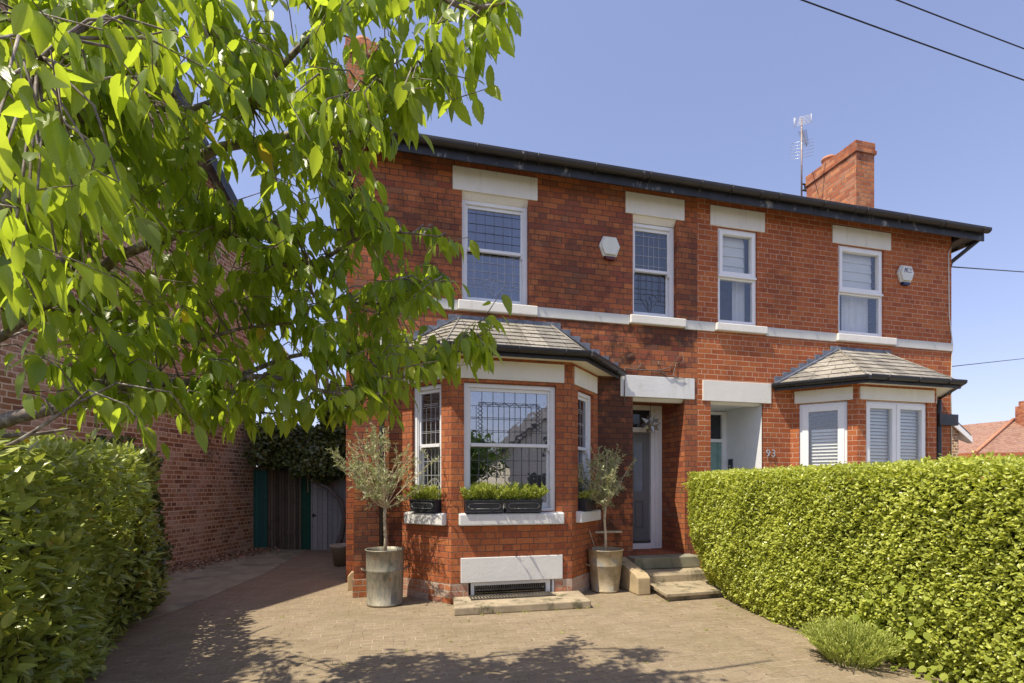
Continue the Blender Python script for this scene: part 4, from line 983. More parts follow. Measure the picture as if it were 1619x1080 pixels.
# ================================================================ pots, planters, plants
def metal_bin(x, y, r0, r1, h, mat, label, rim=.012, handles=True):
    e = empty('metal_planter', (x, y, 0), label, 'planter', 'old metal bins used as planters')
    m = MB(); m.lathe([(0, .02), (r0 * .97, .02), (r0, 0), (r0 + .006, .03), (r0 - .004, .035), (r0 + (r1 - r0) * .33, h * .35), (r0 + (r1 - r0) * .62 + .003, h * .62), (r0 + (r1 - r0) * .62 + .009, h * .635), (r0 + (r1 - r0) * .66 + .002, h * .65), (r1, h - .015), (r1 + rim, h - .008), (r1 + rim, h + .006), (r1 - .004, h + .004), (r1 - .008, h - .06)], n=48)
    m.build('body', mat, e)
    m = MB(); m.lathe([(r1 - .007, h - .07), (r1 * .5, h - .055), (.0, h - .05)], n=32); m.build('soil', M['soil'], e)
    if handles:
        for s_ in (-1, 1):
            m = MB(); q = [(s_ * (r1 * .97 + .005), -.05, h * .62), (s_ * (r1 + .05), -.045, h * .655), (s_ * (r1 + .055), 0, h * .66), (s_ * (r1 + .05), .045, h * .655), (s_ * (r1 * .97 + .005), .05, h * .62)]
            m.tube(q, .007, 6); m.build('handle', mat, e)
    return e
metal_bin(-.085, 6.55, .225, .235, .70, M['zinc'], 'tall grey galvanised bin planter left of the bay window')
metal_bin(2.98, 6.62, .195, .25, .60, M['zinc2'], 'tan rusty metal bin planter right of the bay, tapering to its foot')
def olive(x, y, z0, zc, rx, rz_, zcen, seed, label, nl):
    rs = np.random.default_rng(seed); rd = random.Random(seed)
    e = empty('olive_tree', (x, y, z0), label, 'potted tree', 'olive trees in the metal bins')
    m = MB(); h = zc - z0
    m.tube([(0, 0, -.04), (.008, 0, h * .3), (-.006, .01, h * .7), (0, 0, h)], [.024, .02, .018, .022], 8); m.build('trunk', M['olivebark'], e)
    tw = MB(); tips = []; dirs_ = []
    for i in range(26):
        a = rd.uniform(0, 2 * PI); el = rd.uniform(-.1, 1.3)
        d = Vector((math.cos(a) * math.cos(el), math.sin(a) * math.cos(el), math.sin(el)))
        target = Vector((d.x * rx, d.y * rx, zcen - z0 + d.z * rz_)) * 1.0
        L_ = rd.uniform(.72, 1.05); p0 = Vector((0, 0, h - .02)); p3 = p0.lerp(target, L_)
        p1 = p0.lerp(p3, .35) + Vector((rd.uniform(-.04, .04), rd.uniform(-.04, .04), rd.uniform(-.06, .02))); p2 = p0.lerp(p3, .7) + Vector((rd.uniform(-.04, .04), rd.uniform(-.04, .04), rd.uniform(-.04, .04)))
        tw.tube([p0, p1, p2, p3], [.008, .006, .004, .002], 5, cap=False)
        for j in range(12):
            t = rd.uniform(.25, 1); b_ = (p0.lerp(p1, t * 2) if t < .35 else p1.lerp(p3, (t - .35) / .65)); dd = ((p3 - p0).normalized() * .8 + Vector((rd.gauss(0, .6), rd.gauss(0, .6), rd.gauss(.15, .5)))).normalized()
            ll = rd.uniform(.08, .24); q1 = b_ + dd * ll * .5 + Vector((0, 0, rd.uniform(-.01, .02))); q2 = b_ + dd * ll + Vector((0, 0, rd.uniform(-.03, .02)))
            tw.tube([b_, q1, q2], [.0032, .0022, .0012], 4, cap=False)
            for k in range(nl):
                t2 = rd.uniform(.25, 1.05); tips.append(b_.lerp(q2, t2)); dirs_.append(dd)
    tw.build('twigs', M['olivebark'], e)
    P = np.array([tuple(t) for t in tips]); D = norm(np.array([tuple(d) for d in dirs_]) * .7 + rs.normal(size=(len(P), 3)) * .6 + np.array([0, 0, .1]))
    P = P + np.array([x, y, z0])
    leaves('foliage', 'olive', P, D, rv(len(P)), rs.uniform(.034, .062, len(P)), M['olive'], e, wid=rs.uniform(1.0, 1.6, len(P)))
olive(-.085, 6.55, .64, 1.24, .66, .56, 1.62, 3, 'wide thin-leaved silvery olive tree in the grey bin left of the bay', 14)
olive(2.98, 6.62, .54, 1.22, .50, .42, 1.54, 5, 'smaller silvery olive tree in the tan bin by the doorsteps', 14)
st_ = MB(); st_.tube([(2.86, 6.66, .56), (2.78, 6.72, .86)], .005, 5); st_.box(2.95, 3.38, 6.90, 6.93, .80, .83)
tag(st_.build('garden_cane', M['olivebark'], None), 'thin wooden cane and cross stick behind the olive tree in the tan bin', 'plant support')

# window troughs (45 degree ones follow the bay faces)
def trough(origin, rz, a0, a1, z, label, hplant, plant_mat, plabel, big=True):
    c = (a0 + a1) / 2; ca, sa = math.cos(rz), math.sin(rz); loc = Vector(origin) + Vector((c * ca - (-.03) * sa, c * sa + (-.03) * ca, z))
    e = empty('window_box', loc, label, 'window box', 'black window boxes on the bay sills'); e.rotation_euler.z = rz
    w_, h = (a1 - a0) / 2, .165; d = .075
    m = MB(); m.prism([(-w_ + .015, -d + .01, 0), (w_ - .015, -d + .01, 0), (w_, -d, h), (-w_, -d, h)], (0, 2 * d - .01, 0))
    m.box(-w_ - .006, w_ + .006, -d - .010, d + .004, h - .022, h); m.box(-w_ + .002, w_ - .002, -d + .0, d, 0, .018)
    m.build('body', M['blackplastic'], e, bevel=.004)
    if big:   # raised oblong moulding with pointed ends
        m = MB(); q = [(-w_ + .07, .05), (w_ - .07, .05), (w_ - .035, .085), (w_ - .07, .12), (-w_ + .07, .12), (-w_ + .035, .085)]
        for i in range(6):
            a, b2 = q[i], q[(i + 1) % 6]; m.tube([(a[0], -d + .004, a[1]), (b2[0], -d + .004, b2[1])], .0045, 5)
        m.build('moulding', M['troughline'], e)
    # plant
    n = int(2600 * (a1 - a0) / .5); rs = rng
    up = hplant
    e2 = tag(bpy.data.objects.new('herb_plant', None), plabel, 'plant', 'green plants in the window boxes'); col.objects.link(e2); e2.location = loc + Vector((0, 0, h - .02)); e2.rotation_euler.z = 0
    ns = int(80 * (a1 - a0) / .5); sx = rs.uniform(-w_ * .95, w_ * .95, ns); sy = rs.uniform(-.05, .06, ns); hh = up * rs.uniform(.6, 1.05, ns) * (1 - .25 * (np.abs(sx) / w_) ** 3)
    k = n // ns; P = []; D = []
    stem = MB()
    for i in range(ns):
        lean = Vector((sx[i] * .25 + rs.normal() * .035, -.05 + rs.normal() * .06, 0)); b0_ = Vector((sx[i], sy[i], 0)); tp = b0_ + lean + Vector((0, 0, hh[i]))
        stem.tube([b0_, b0_.lerp(tp, .5) + Vector((0, 0, .01)), tp], [.002, .0015, .001], 3, cap=False)
        for j in range(k):
            t = rs.uniform(.1, 1); q = b0_.lerp(tp, t); P.append(tuple(q)); D.append((rs.normal() * .7, rs.normal() * .7, .75))
    P = np.array(P); D = np.array(D); Rm = np.array([[ca, -sa, 0], [sa, ca, 0], [0, 0, 1]])
    P = P @ Rm.T + np.array(e2.location); D = D @ Rm.T
    leaves('foliage', 'needle', P, D, rv(len(P)), rs.uniform(.028, .055, len(P)), plant_mat, e2, wid=rs.uniform(1.2, 2.2, len(P)))
    so2 = stem.build('stems', M['herb'], e2); so2.rotation_euler.z = rz
p, rz, L = face(F1[1])
trough(p, rz, .165, .665, 1.165, 'black window box on the left half of the bay front sill', .225, M['herb'], 'bushy green herb plant in the left box of the bay front sill')
trough(p, rz, .685, 1.185, 1.165, 'black window box on the right half of the bay front sill', .225, M['herb'], 'bushy green herb plant in the right box of the bay front sill')
p, rz, L = face(F1[0])
trough(p, rz, .26, .72, 1.165, 'black window box on the left splayed sill of the bay behind the tall grey bin', .20, M['herb'], 'low green plant in the left splayed bay window box')
p, rz, L = face(F1[2])
trough(p, rz, .24, .66, 1.165, 'black window box on the right splayed sill of the bay near the front door', .13, M['lav'], 'small dark green plant in the right splayed bay window box', big=False)

# clay pot and grey stone by the side passage
cpot = empty('clay_pot', (-.93, 9.9, 0), 'pale clay flower pot standing in the shaded side passage', 'plant pot')
m = MB(); m.lathe([(0, .01), (.125, .01), (.13, 0), (.185, .34), (.205, .35), (.21, .40), (.185, .40), (.17, .34)], n=28); m.build('pot', M['claypot'], cpot)
m = MB(); m.lathe([(.175, .35), (0, .36)], n=20); m.build('soil', M['soil'], cpot)
m = MB(); m.prism([(-.62, 7.5, 0), (-.52, 7.5, 0), (-.52, 7.5, .24), (-.56, 7.5, .27), (-.62, 7.5, .2)], (0, .12, 0)); tag(m.build('stone_block', M['york2'], None, bevel=.01), 'small upright sandstone block at the left corner of the house', 'stone')

# lavender-like bush at the foot of the hedge
def bush(x, y, r_, h, label):
    e = empty('lavender_bush', (x, y, 0), label, 'bush'); n_ = 260; stem = MB(); P = []; D = []
    for i in range(n_):
        a = rng.uniform(0, 2 * PI); rr = math.sqrt(rng.random()); tp = Vector((math.cos(a) * r_ * rr, math.sin(a) * r_ * rr * 1.15, h * (1 - .45 * rr ** 2) * rng.uniform(.75, 1.08))); b0_ = Vector((tp.x * .45, tp.y * .45, 0)); mid = b0_.lerp(tp, .5) + Vector((0, 0, .03))
        stem.tube([b0_, mid, tp], [.003, .002, .001], 3, cap=False)
        for j in range(44):
            t = rng.uniform(.15, 1); q = b0_.lerp(mid, t * 2) if t < .5 else mid.lerp(tp, t * 2 - 1); P.append((q.x + x, q.y + y, q.z)); dd = (tp - b0_).normalized(); D.append((dd.x + rng.normal() * .5, dd.y + rng.normal() * .5, dd.z + .2 + rng.normal() * .3))
    P = np.array(P); leaves('foliage', 'needle', P, np.array(D), rv(len(P)), rng.uniform(.022, .045, len(P)), M['lav'], e, wid=rng.uniform(1, 1.8, len(P)))
    stem.build('stems', M['lav'], e)
bush(3.79, 3.44, .36, .38, 'low feathery pale green bush at the foot of the long hedge')

# ---- privet hedge
def hedge_pts(n, sdf):
    out = []
    return out
def privet():
    e = empty('privet_hedge', (4.7, 4.2, 0), 'long clipped bright green privet hedge right of the driveway', 'hedge')
    x0, x1, y0, y1, zt = 4.05, 5.25, .6, 6.42, 1.70
    core = MB(); core.box(x0 + .19, x1 - .1, y0 + .1, y1 - 1.2, .05, zt - .14); core.prism([(x0 + .19, y1 - 1.2, .05), (x1 - .1, y1 - 1.2, .05), (x1 - .1, y1 - .3, .05), (x0 + .80, y1 - .3, .05)], (0, 0, .8)); core.prism([(x0 + .19, y1 - 1.2, .851), (x1 - .1, y1 - 1.2, .851), (x1 - .1, y1 - .3, .851), (x0 + .40, y1 - .3, .851)], (0, 0, .7)); core.build('twigs', M['hedgecore'], e, loc=-Vector(e.location))  # solid blocks stopping see-through, hedge shade put into their dark colour
    P = []; Nn = []
    def add(n, f, nrm):
        a, b_ = rng.random(n), rng.random(n); p = f(a, b_); P.append(p); Nn.append(np.tile(nrm, (n, 1)))
    add(92000, lambda a, b_: np.stack([np.full_like(a, x0), y0 + (y1 - y0) * a, zt * b_], 1), (-1, 0, 0))
    add(15000, lambda a, b_: np.stack([x0 + (x1 - x0) * a, np.full_like(a, y1), zt * b_], 1), (0, 1, 0))
    add(26000, lambda a, b_: np.stack([x0 + (x1 - x0) * a, y0 + (y1 - y0) * b_, np.full_like(a, zt)], 1), (0, 0, 1))
    add(3500, lambda a, b_: np.stack([x0 + (x1 - x0) * a, np.full_like(a, y0), zt * b_], 1), (0, -1, 0))
    P = np.concatenate(P); Nn = np.concatenate(Nn).astype(float)
    # rounded edges and undercut foot near the steps
    z = P[:, 2]; prof = .12 * np.clip((z - 1.35) / .35, 0, 1) ** 2 + .10 * np.clip((.5 - z) / .5, 0, 1) ** 1.5
    far = np.clip((P[:, 1] - 5.0) / 1.4, 0, 1)
    side = Nn[:, 0] < -.5
    P[side, 0] += (prof + far * (.38 * np.clip((1.0 - z) / 1.0, 0, 1) ** 1.4))[side] + .18 * far[side] ** 6
    # near end: the face keeps vertical; far end rounds off
    endf = Nn[:, 1] > .5
    tx = np.clip((P[:, 0] - x0) / .35, 0, 1)
    P[endf, 1] -= (.22 * (1 - tx) ** 2)[endf]; P[endf, 0] += (.38 * np.clip((1.0 - z) / 1.0, 0, 1) ** 1.4 * (1 - np.clip((P[:, 0] - x0) / 1.2, 0, 1)))[endf]
    topf = Nn[:, 2] > .5
    P[topf, 2] -= (.10 * (1 - np.clip((P[:, 0] - x0) / .3, 0, 1)) ** 2 + .10 * np.clip((P[:, 1] - 6.1) / .3, 0, 1) ** 2)[topf]
    disp = .026 * fbm(P, 4., 1) + .020 * fbm(P, 19., 2)
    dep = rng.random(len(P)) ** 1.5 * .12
    # sprigs standing proud
    spr = rng.random(len(P)) > .985
    P += Nn * (disp - dep + spr * rng.uniform(.0, .06, len(P)))[:, None]
    D = norm(Nn * .5 + rv(len(P)) * .85 + np.array([0, 0, .1])); U = norm(Nn * .7 + np.array([0, 0, .9]) + rv(len(P)) * .5)
    S_ = rng.uniform(.024, .044, len(P))
    rr = np.clip(.45 + .22 * fbm(P, 3., 5) * .5 + rng.normal(size=len(P)) * .26 - dep * 2.2, 0, 1)  # deeper leaves coloured darker: shade of the gaps put into leaf colour
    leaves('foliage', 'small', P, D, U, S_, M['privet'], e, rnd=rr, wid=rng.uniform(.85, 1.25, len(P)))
    # climbing bindweed with bigger heart-shaped leaves low on the near part
    n = 260; y = .9 + 2.7 * rng.random(n) ** 1.0; zz = rng.random(n) ** 2. * .75
    Pb = np.stack([x0 + .02 - rng.random(n) * .10, y, zz + .03], 1); keep = fbm(Pb, 4., 9) > -.25; Pb = Pb[keep]
    Db = norm(np.array([-.5, 0, -.6]) + rv(len(Pb)) * .5); tag(leaves('bindweed', 'heart', Pb, Db, norm(np.array([-.8, 0, .6]) + rv(len(Pb)) * .35), rng.uniform(.035, .072, len(Pb)), M['bindweed'], None), 'heart-shaped bindweed leaves climbing the foot of the privet hedge', 'bindweed', kind='stuff')
    # bare lower stems
    m = MB()
    for i in range(60):
        yy = rng.uniform(1, 6.2); xx = x0 + rng.uniform(.22, .5) + .3 * max(0, (yy - 5) / 1.4); m.tube([(xx, yy, 0), (xx + rng.normal() * .04, yy + rng.normal() * .05, .3), (xx - .1, yy + rng.normal() * .1, .7)], [.012, .01, .006], 5)
    m.build('stems', M['vinebark'], e, loc=-Vector(e.location))
privet()
sb = MB(); sb.quad((4.02, .5, .006), (5.4, .5, .006), (5.4, 6.4, .006), (4.62, 6.4, .006), (4.10, 4.6, .006)); sb.build('soil_bed', M['soil'])['kind'] = 'structure'

# ---- laurel hedge (left) with ivy at its far end
def laurel():
    e = empty('laurel_hedge', (-3.6, 4.6, 0), 'large-leaved laurel hedge at the left edge with a few yellow leaves', 'hedge')
    x0, x1, y0, y1, zt = -4.9, -2.62, 1.2, 6.9, 1.92
    m = MB(); m.prism([(x0 + .1, y0 + .1, .02), (x1 + .9, y0 + .1, .02), (x1 - .42, y1 - .25, .02), (x0 + .1, y1 - .25, .02)], (0, 0, zt - .45)); m.build('twigs', M['hedgecore'], e, loc=-Vector(e.location))  # one solid block filling the hedge, its inner shade painted dark
    P = []; Nn = []
    def add(n, f, nrm):
        a, b_ = rng.random(n), rng.random(n); P.append(f(a, b_)); Nn.append(np.tile(nrm, (n, 1)))
    add(12000, lambda a, b_: np.stack([np.full_like(a, x1), y0 + (y1 - y0) * a, zt * b_], 1), (1, 0, 0))
    add(3600, lambda a, b_: np.stack([x0 + (x1 - x0) * a, y0 + (y1 - y0) * b_, np.full_like(a, zt)], 1), (0, 0, 1))
    add(2000, lambda a, b_: np.stack([x0 + (x1 - x0) * a, np.full_like(a, y1), zt * b_], 1), (0, 1, 0))
    P = np.concatenate(P); Nn = np.concatenate(Nn).astype(float); z = P[:, 2]
    side = Nn[:, 0] > .5
    P[side, 0] -= (.12 * np.clip((z - 1.6) / .4, 0, 1) ** 2 + .10 * np.clip((.5 - z) / .5, 0, 1))[side]
    sh = (6.9 - P[:, 1]) * .25 - .16; P[:, 0] += sh * np.clip((P[:, 0] - x0) / (x1 - x0), 0, 1); P[:, 2] *= .90 + .10 * np.clip((P[:, 1] - 3) / 4, 0, 1)
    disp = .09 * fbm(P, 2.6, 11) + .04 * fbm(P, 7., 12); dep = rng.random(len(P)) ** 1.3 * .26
    P += Nn * (disp - dep)[:, None]
    # leaves grow in whorls pointing out and up
    D = norm(Nn * .7 + rv(len(P)) * .75 + np.array([0, 0, .35])); U = norm(Nn * .35 + np.array([0, 0, 1.]) + rv(len(P)) * .45)
    rr = np.clip(rng.random(len(P)) * .8 - dep + .1, 0, .98); rr[rng.random(len(P)) > .9975] = 1.  # leaf colour darkens with depth, painting in the shade inside the hedge
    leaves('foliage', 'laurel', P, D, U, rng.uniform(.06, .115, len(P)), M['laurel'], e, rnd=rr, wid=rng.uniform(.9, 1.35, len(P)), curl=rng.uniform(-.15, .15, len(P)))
laurel()
def ivy_mass(name, label, boxes, n, leafmat, size, catg, kind_='ivy', seed=1, corein=.12, extra=None):
    c = Vector(((boxes[0][0] + boxes[0][1]) / 2, (boxes[0][2] + boxes[0][3]) / 2, 0)); e = empty(name, c, label, catg)
    m = MB(); P = []; Nn = []
    for (x0, x1, y0, y1, z0, z1) in boxes:
        m.box(x0 + corein, x1 - corein, y0 + corein, y1 - corein, z0 + corein * .6, z1 - corein)
        A = [((y1 - y0) * (z1 - z0), 0, 0), ((y1 - y0) * (z1 - z0), 0, 1), ((x1 - x0) * (z1 - z0), 1, 0), ((x1 - x0) * (z1 - z0), 1, 1), ((x1 - x0) * (y1 - y0), 2, 1), ((x1 - x0) * (y1 - y0), 2, 0)]
        for ar, ax, hi in A:
            k = int(n * ar); q = rng.random((k, 3)) * np.array([x1 - x0, y1 - y0, z1 - z0]) + np.array([x0, y0, z0]); q[:, ax] = ((x0, x1), (y0, y1), (z0, z1))[ax][hi]
            nn = np.zeros((k, 3)); nn[:, ax] = 1 if hi else -1; P.append(q); Nn.append(nn)
    P = np.concatenate(P); Nn = np.concatenate(Nn); disp = .11 * fbm(P, 3.1, seed) + .05 * fbm(P, 8., seed + 1); dep = rng.random(len(P)) ** 1.2 * .2
    P += Nn * (disp - dep)[:, None]
    m.build('stems', M['hedgecore'], e, loc=-c)  # solid boxes behind the leaves, inner shade put into their dark colour
    D = norm(Nn * .4 + rv(len(P)) * .8 + np.array([0, 0, -.3])); U = norm(Nn * .9 + rv(len(P)) * .5 + np.array([0, 0, .3]))
    leaves('foliage', kind_, P, D, U, rng.uniform(size * .6, size * 1.2, len(P)), leafmat, e)
    return e
ivy_mass('ivy_clump', 'dark glossy ivy covering the far end of the laurel hedge', [(-3.5, -2.84, 6.3, 7.2, 0, 1.9), (-3.3, -2.66, 6.0, 6.8, 0.1, .8)], 1500, M['ivy'], .065, 'ivy', seed=21)

# ---- neighbour's house on the left, its flank running back at 18 degrees
NB = Vector((-5.64, 5.46, 0)); nd = Vector((.309, .951, 0)); LN_ = 7.9
nb = empty('neighbour_house', NB, 'old brown brick house flank with gable on the far left behind the cherry tree', 'house')
rzn = math.atan2(nd.y, nd.x)    # local x runs back along the flank, local -y faces the driveway
ZE, ZA = 7.15, 9.45
m = MB(); m.quad((0, 0, 0), (LN_, 0, 0), (LN_, 0, ZE - .3), (LN_ / 2, 0, ZA), (0, 0, ZE))
m.quad((0, 0, 0), (0, 0, ZE), (0, 7, ZE), (0, 7, 0)); m.quad((LN_, 0, 0), (LN_, 7, 0), (LN_, 7, ZE - .3), (LN_, 0, ZE - .3)); m.build('wall', M['brick_neigh'], nb, rz=rzn)
m = MB()
for (xa, za, xb, zb) in ((-.12, ZE - .02, LN_ / 2, ZA + .1), (LN_ + .35, ZE - .45, LN_ / 2, ZA + .1)):
    m.prism([(xa, -.25, za), (xb, -.25, zb), (xb, -.25, zb + .1), (xa, -.25, za + .1)], (0, 7.4, 0))
m.build('roof', M['slateroof'], nb, rz=rzn)
m = MB()
for (xa, za, xb, zb) in ((-.12, ZE - .04, LN_ / 2, ZA + .08), (LN_ + .35, ZE - .47, LN_ / 2, ZA + .08)):
    m.prism([(xa, -.28, za - .18), (xb, -.28, zb - .18), (xb, -.28, zb + .12), (xa, -.28, za + .12)], (0, .028, 0))
m.build('bargeboard', M['fascia'], nb, rz=rzn)

# ---- side gate, boarded screen, climbing vine
G0 = Vector((-3.2, 12.97, 0)); gd = Vector((.951, -.309, 0)); rzg = math.atan2(gd.y, gd.x)
gt = empty('side_gate', G0, 'weathered wooden side gate with peeling teal and green boards either side', 'gate')
m = MB(); m.box(0.01, .32, 0, .04, 0.004, 1.92); m.box(.0, .05, -.02, .06, 0, 1.95); m.build('teal_boards', M['teal'], gt, rz=rzg)
m = MB(); m.box(.325, 1.16, .02, .055, .004, 1.90); m.build('gate_leaf', M['oldwood'], gt, rz=rzg)
for z_ in (.35, 1.45): MB().box(.33, 1.15, .004, .02, z_, z_ + .1).build('gate_rail', M['oldwood'], gt, rz=rzg)
m = MB(); m.box(1.165, 1.44, .0, .04, 0.004, 1.9); m.build('green_boards', M['green'], gt, rz=rzg)
m = MB(); m.box(0, 1.5, -.03, .07, 1.88, 1.96); m.build('head_rail', M['oldwood'], gt, rz=rzg)
shd = empty('grey_door', G0 + gd * 1.45 - Vector((.02, .1, 0)), 'grey ledged board door and screen with black latch beside the side gate', 'door')
m = MB(); m.box(0, .385, 0, .035, .004, 1.70); m.build('board_leaf', M['greywood'], shd, rz=rzg)
m = MB(); m.box(.39, 1.1, .02, .05, .004, 1.95); m.box(0, .385, .03, .05, 1.7, 1.95); m.build('board_screen', M['greywood'], shd, rz=rzg)
m = MB(); m.box(.03, .13, -.02, 0, .80, .83); m.box(.05, .075, -.03, 0, .77, .86); m.build('latch', M['wire'], shd, rz=rzg)
rp = MB(); rp.tube([Vector((-1.92, 12.4, 2.0)), Vector((-1.90, 12.38, 1.35))], .012, 6); tag(rp.build('hanging_stick', M['olivebark'], None), 'pale thin stick hanging in front of the green gate boards', 'stick')
ve = ivy_mass('climbing_vine', 'dense dark green climber sprawling over the side gate', [(-2.95, -.75, 11.95, 12.85, 1.98, 2.85), (-2.2, -.6, 11.8, 12.6, 1.75, 2.35), (-1.6, -.5, 12.0, 13.2, 2.5, 3.3)], 1000, M['ivy'], .085, 'climber', seed=31)
m = MB(); m.tube([(-1.25, 11.93, 0), (-1.12, 11.93, .35), (-1.05, 11.93, .8), (-1.12, 11.92, 1.15), (-1.4, 11.95, 1.45), (-1.8, 12.1, 1.65), (-2.0, 12.2, 2.1)], [.09, .06, .055, .05, .045, .04, .03], 8)
m.build('trunk', M['vinebark'], ve, loc=-Vector(ve.location))
dc = empty('dry_creeper', (-3.3, 12.5, 2), 'brown dried creeper on the brick flank above the teal boards', 'climber')
n = 1500; t = rng.random(n); zz = 1.95 + rng.random(n) * 1.1; bp = np.array([-3.2, 12.97, 0.]) + np.array([-.309, -.951, 0.]) * (t ** 1.6 * 1.8)[:, None]; bp[:, 2] = zz; bp += np.array([.951, -.309, 0]) * (.02 + rng.random(n)[:, None] * .15)
kp = fbm(bp, 4., 3) > -.5 + t * 1.2; bp = bp[kp]
leaves('foliage', 'ivy', bp, norm(np.array([.5, -.2, -.8]) + rv(len(bp)) * .5), norm(np.array([.951, -.309, .2]) + rv(len(bp)) * .5), rng.uniform(.035, .07, len(bp)), M['drycreeper'], dc)

# fallen leaves along the flank wall
n = 5200; s_ = rng.random(n); q = np.array([-3.2, 12.97, 0.]) + np.array([-.309, -.951, 0.]) * (s_ * 7.0)[:, None]; q += np.array([.951, -.309, 0]) * (.02 + np.abs(rng.normal(size=n)) * .30)[:, None]
q[:, 2] = .008 + rng.random(n) * .025
lf = leaves('fallen_leaves', 'small', q, norm(rv(n) * np.array([1, 1, .25])), norm(np.array([0, 0, 1]) + rv(n) * .5), rng.uniform(.04, .075, n), M['dead']); tag(lf, 'brown fallen leaves drifted along the foot of the brick flank', 'leaf litter', kind='stuff')
n = 420; q = np.stack([rng.uniform(-2.4, 4, n), rng.uniform(3.2, 6.6, n), np.full(n, .006)], 1)
lf = leaves('leaf_specks', 'small', q, norm(rv(n) * np.array([1, 1, .1])), norm(np.array([0, 0, 1]) + rv(n) * .3), rng.uniform(.012, .03, n), M['dead']); tag(lf, 'scattered specks of dry leaf and petal on the block paving', 'leaf litter', kind='stuff')

def weeds():
    P, D, S_ = [], [], []
    spots = [(x, 6.30 - abs(x - 1.55) * .0, .0) for x in rng.uniform(.75, .95, 3)] + [(x, 5.70, 0) for x in rng.uniform(.7, 2.4, 9)] + [(x, 6.97, 0) for x in rng.uniform(-.5, .1, 5)] + [(4.02 + rng.normal() * .03, y, 0) for y in rng.uniform(3., 5.8, 26)] + [(rng.uniform(-2, 3.6), rng.uniform(3.4, 6.2), 0) for _ in range(16)] + [(rng.uniform(3.3, 3.6), rng.uniform(5.7, 6.2), 0) for _ in range(5)]
    for (x, y, z) in spots:
        k = rng.integers(5, 14); a = rng.uniform(0, 2 * PI, k)
        for t in a:
            P.append((x + rng.normal() * .012, y + rng.normal() * .012, .004)); D.append((math.cos(t), math.sin(t), rng.uniform(.3, 1.4))); S_.append(rng.uniform(.012, .032))
    return leaves('weeds', 'olive', P, D, rv(len(P)), S_, M['herb'], wid=rng.uniform(1, 2, len(P)))
tag(weeds(), 'tiny green weeds in the paving joints and along the wall and hedge foot', 'weeds', kind='stuff')
# ---- background right
fh = empty('red_roofed_house', (27, 17, 0), 'distant house with a red tiled hipped roof beyond the hedge at the right edge', 'house')
def ww(u, v, c): return at(u, v, c)
Rg0, Rg1 = ww(1500, 675, 26), ww(1597, 664, 26); Ev0, Ev1 = ww(1470, 722, 24), ww(1760, 722, 22.); ap = ww(1604, 664, 26.2); hipfoot = ww(1560, 716, 21)
m = MB()
zE = Ev0.z - .3
eL = ww(1380, 735, 25); eF = ww(1543, 716, 22.5); eR = ww(1800, 716, 21); rL = ww(1400, 684, 27); rA = ww(1603, 664, 25)
for q_ in (eL, eF, eR): q_.z = eF.z
m.quad(eL, eF, rA, rL); m.quad(eF, eR, ww(1800, 664, 25), rA); S(m, 'roof', M['redtile'], fh)
m = MB(); m.quad((eL.x, eL.y, 0), (eF.x, eF.y, 0), (eF.x, eF.y, eF.z), (eL.x, eL.y, eF.z)); m.quad((eF.x, eF.y, 0), (eR.x, eR.y, 0), (eR.x, eR.y, eF.z), (eF.x, eF.y, eF.z)); S(m, 'wall', M['brick_new'], fh)
hp = MB(); hp.tube([eF + Vector((0, 0, .03)), rA + Vector((0, 0, .05))], .07, 6); S(hp, 'hip_tiles', M['terra'], fh)
cc = ww(1626, 650, 24.6); m = MB(); m.box(cc.x - .38, cc.x + .5, cc.y - .3, cc.y + .3, cc.z - .9, cc.z + .25); m.box(cc.x - .28, cc.x + .4, cc.y - .22, cc.y + .22, cc.z + .25, cc.z + .5); S(m, 'chimney', M['brick_chim'], fh)
gh = empty('gabled_outbuilding', (16, 12, 0), 'small gabled roof end with white bargeboard just right of the house corner', 'house')
a0_, a1_ = ww(1490, 648, 15), ww(1536, 692, 15)
m = MB(); dv = RGT * 0 + FWD * 5; m.prism([a0_, a1_, a1_ + Vector((0, 0, .10)), a0_ + Vector((0, 0, .10))], dv); S(m, 'roof', M['slateroof'], gh)
m = MB(); m.prism([a0_ + Vector((0, 0, -.2)), a1_ + Vector((0, 0, -.16)), a1_ + Vector((0, 0, -.005)), a0_ + Vector((0, 0, -.005))], -FWD * .05); w0 = ww(1516, 693, 15.2); m.prism([w0, a1_ + Vector((0, 0, -.17)), a1_ + Vector((-.2, 0, .02)), w0 + Vector((-.2, 0, .5))], FWD * .1); S(m, 'bargeboard', M['upvc'], gh)
wl0, wl1 = ww(1440, 700, 15.1), ww(1516, 700, 15.1); m = MB(); m.quad((wl0.x, wl0.y, 0), (wl1.x, wl1.y, 0), (wl1.x, wl1.y, wl1.z + .45), (wl0.x, wl0.y, wl0.z + 1.4)); m.quad((wl1.x, wl1.y, 0), tuple(Vector((wl1.x, wl1.y, 0)) + FWD * 4), tuple(Vector((wl1.x, wl1.y, wl1.z + .4)) + FWD * 4), (wl1.x, wl1.y, wl1.z + .45)); S(m, 'wall', M['brick_neigh'], gh)

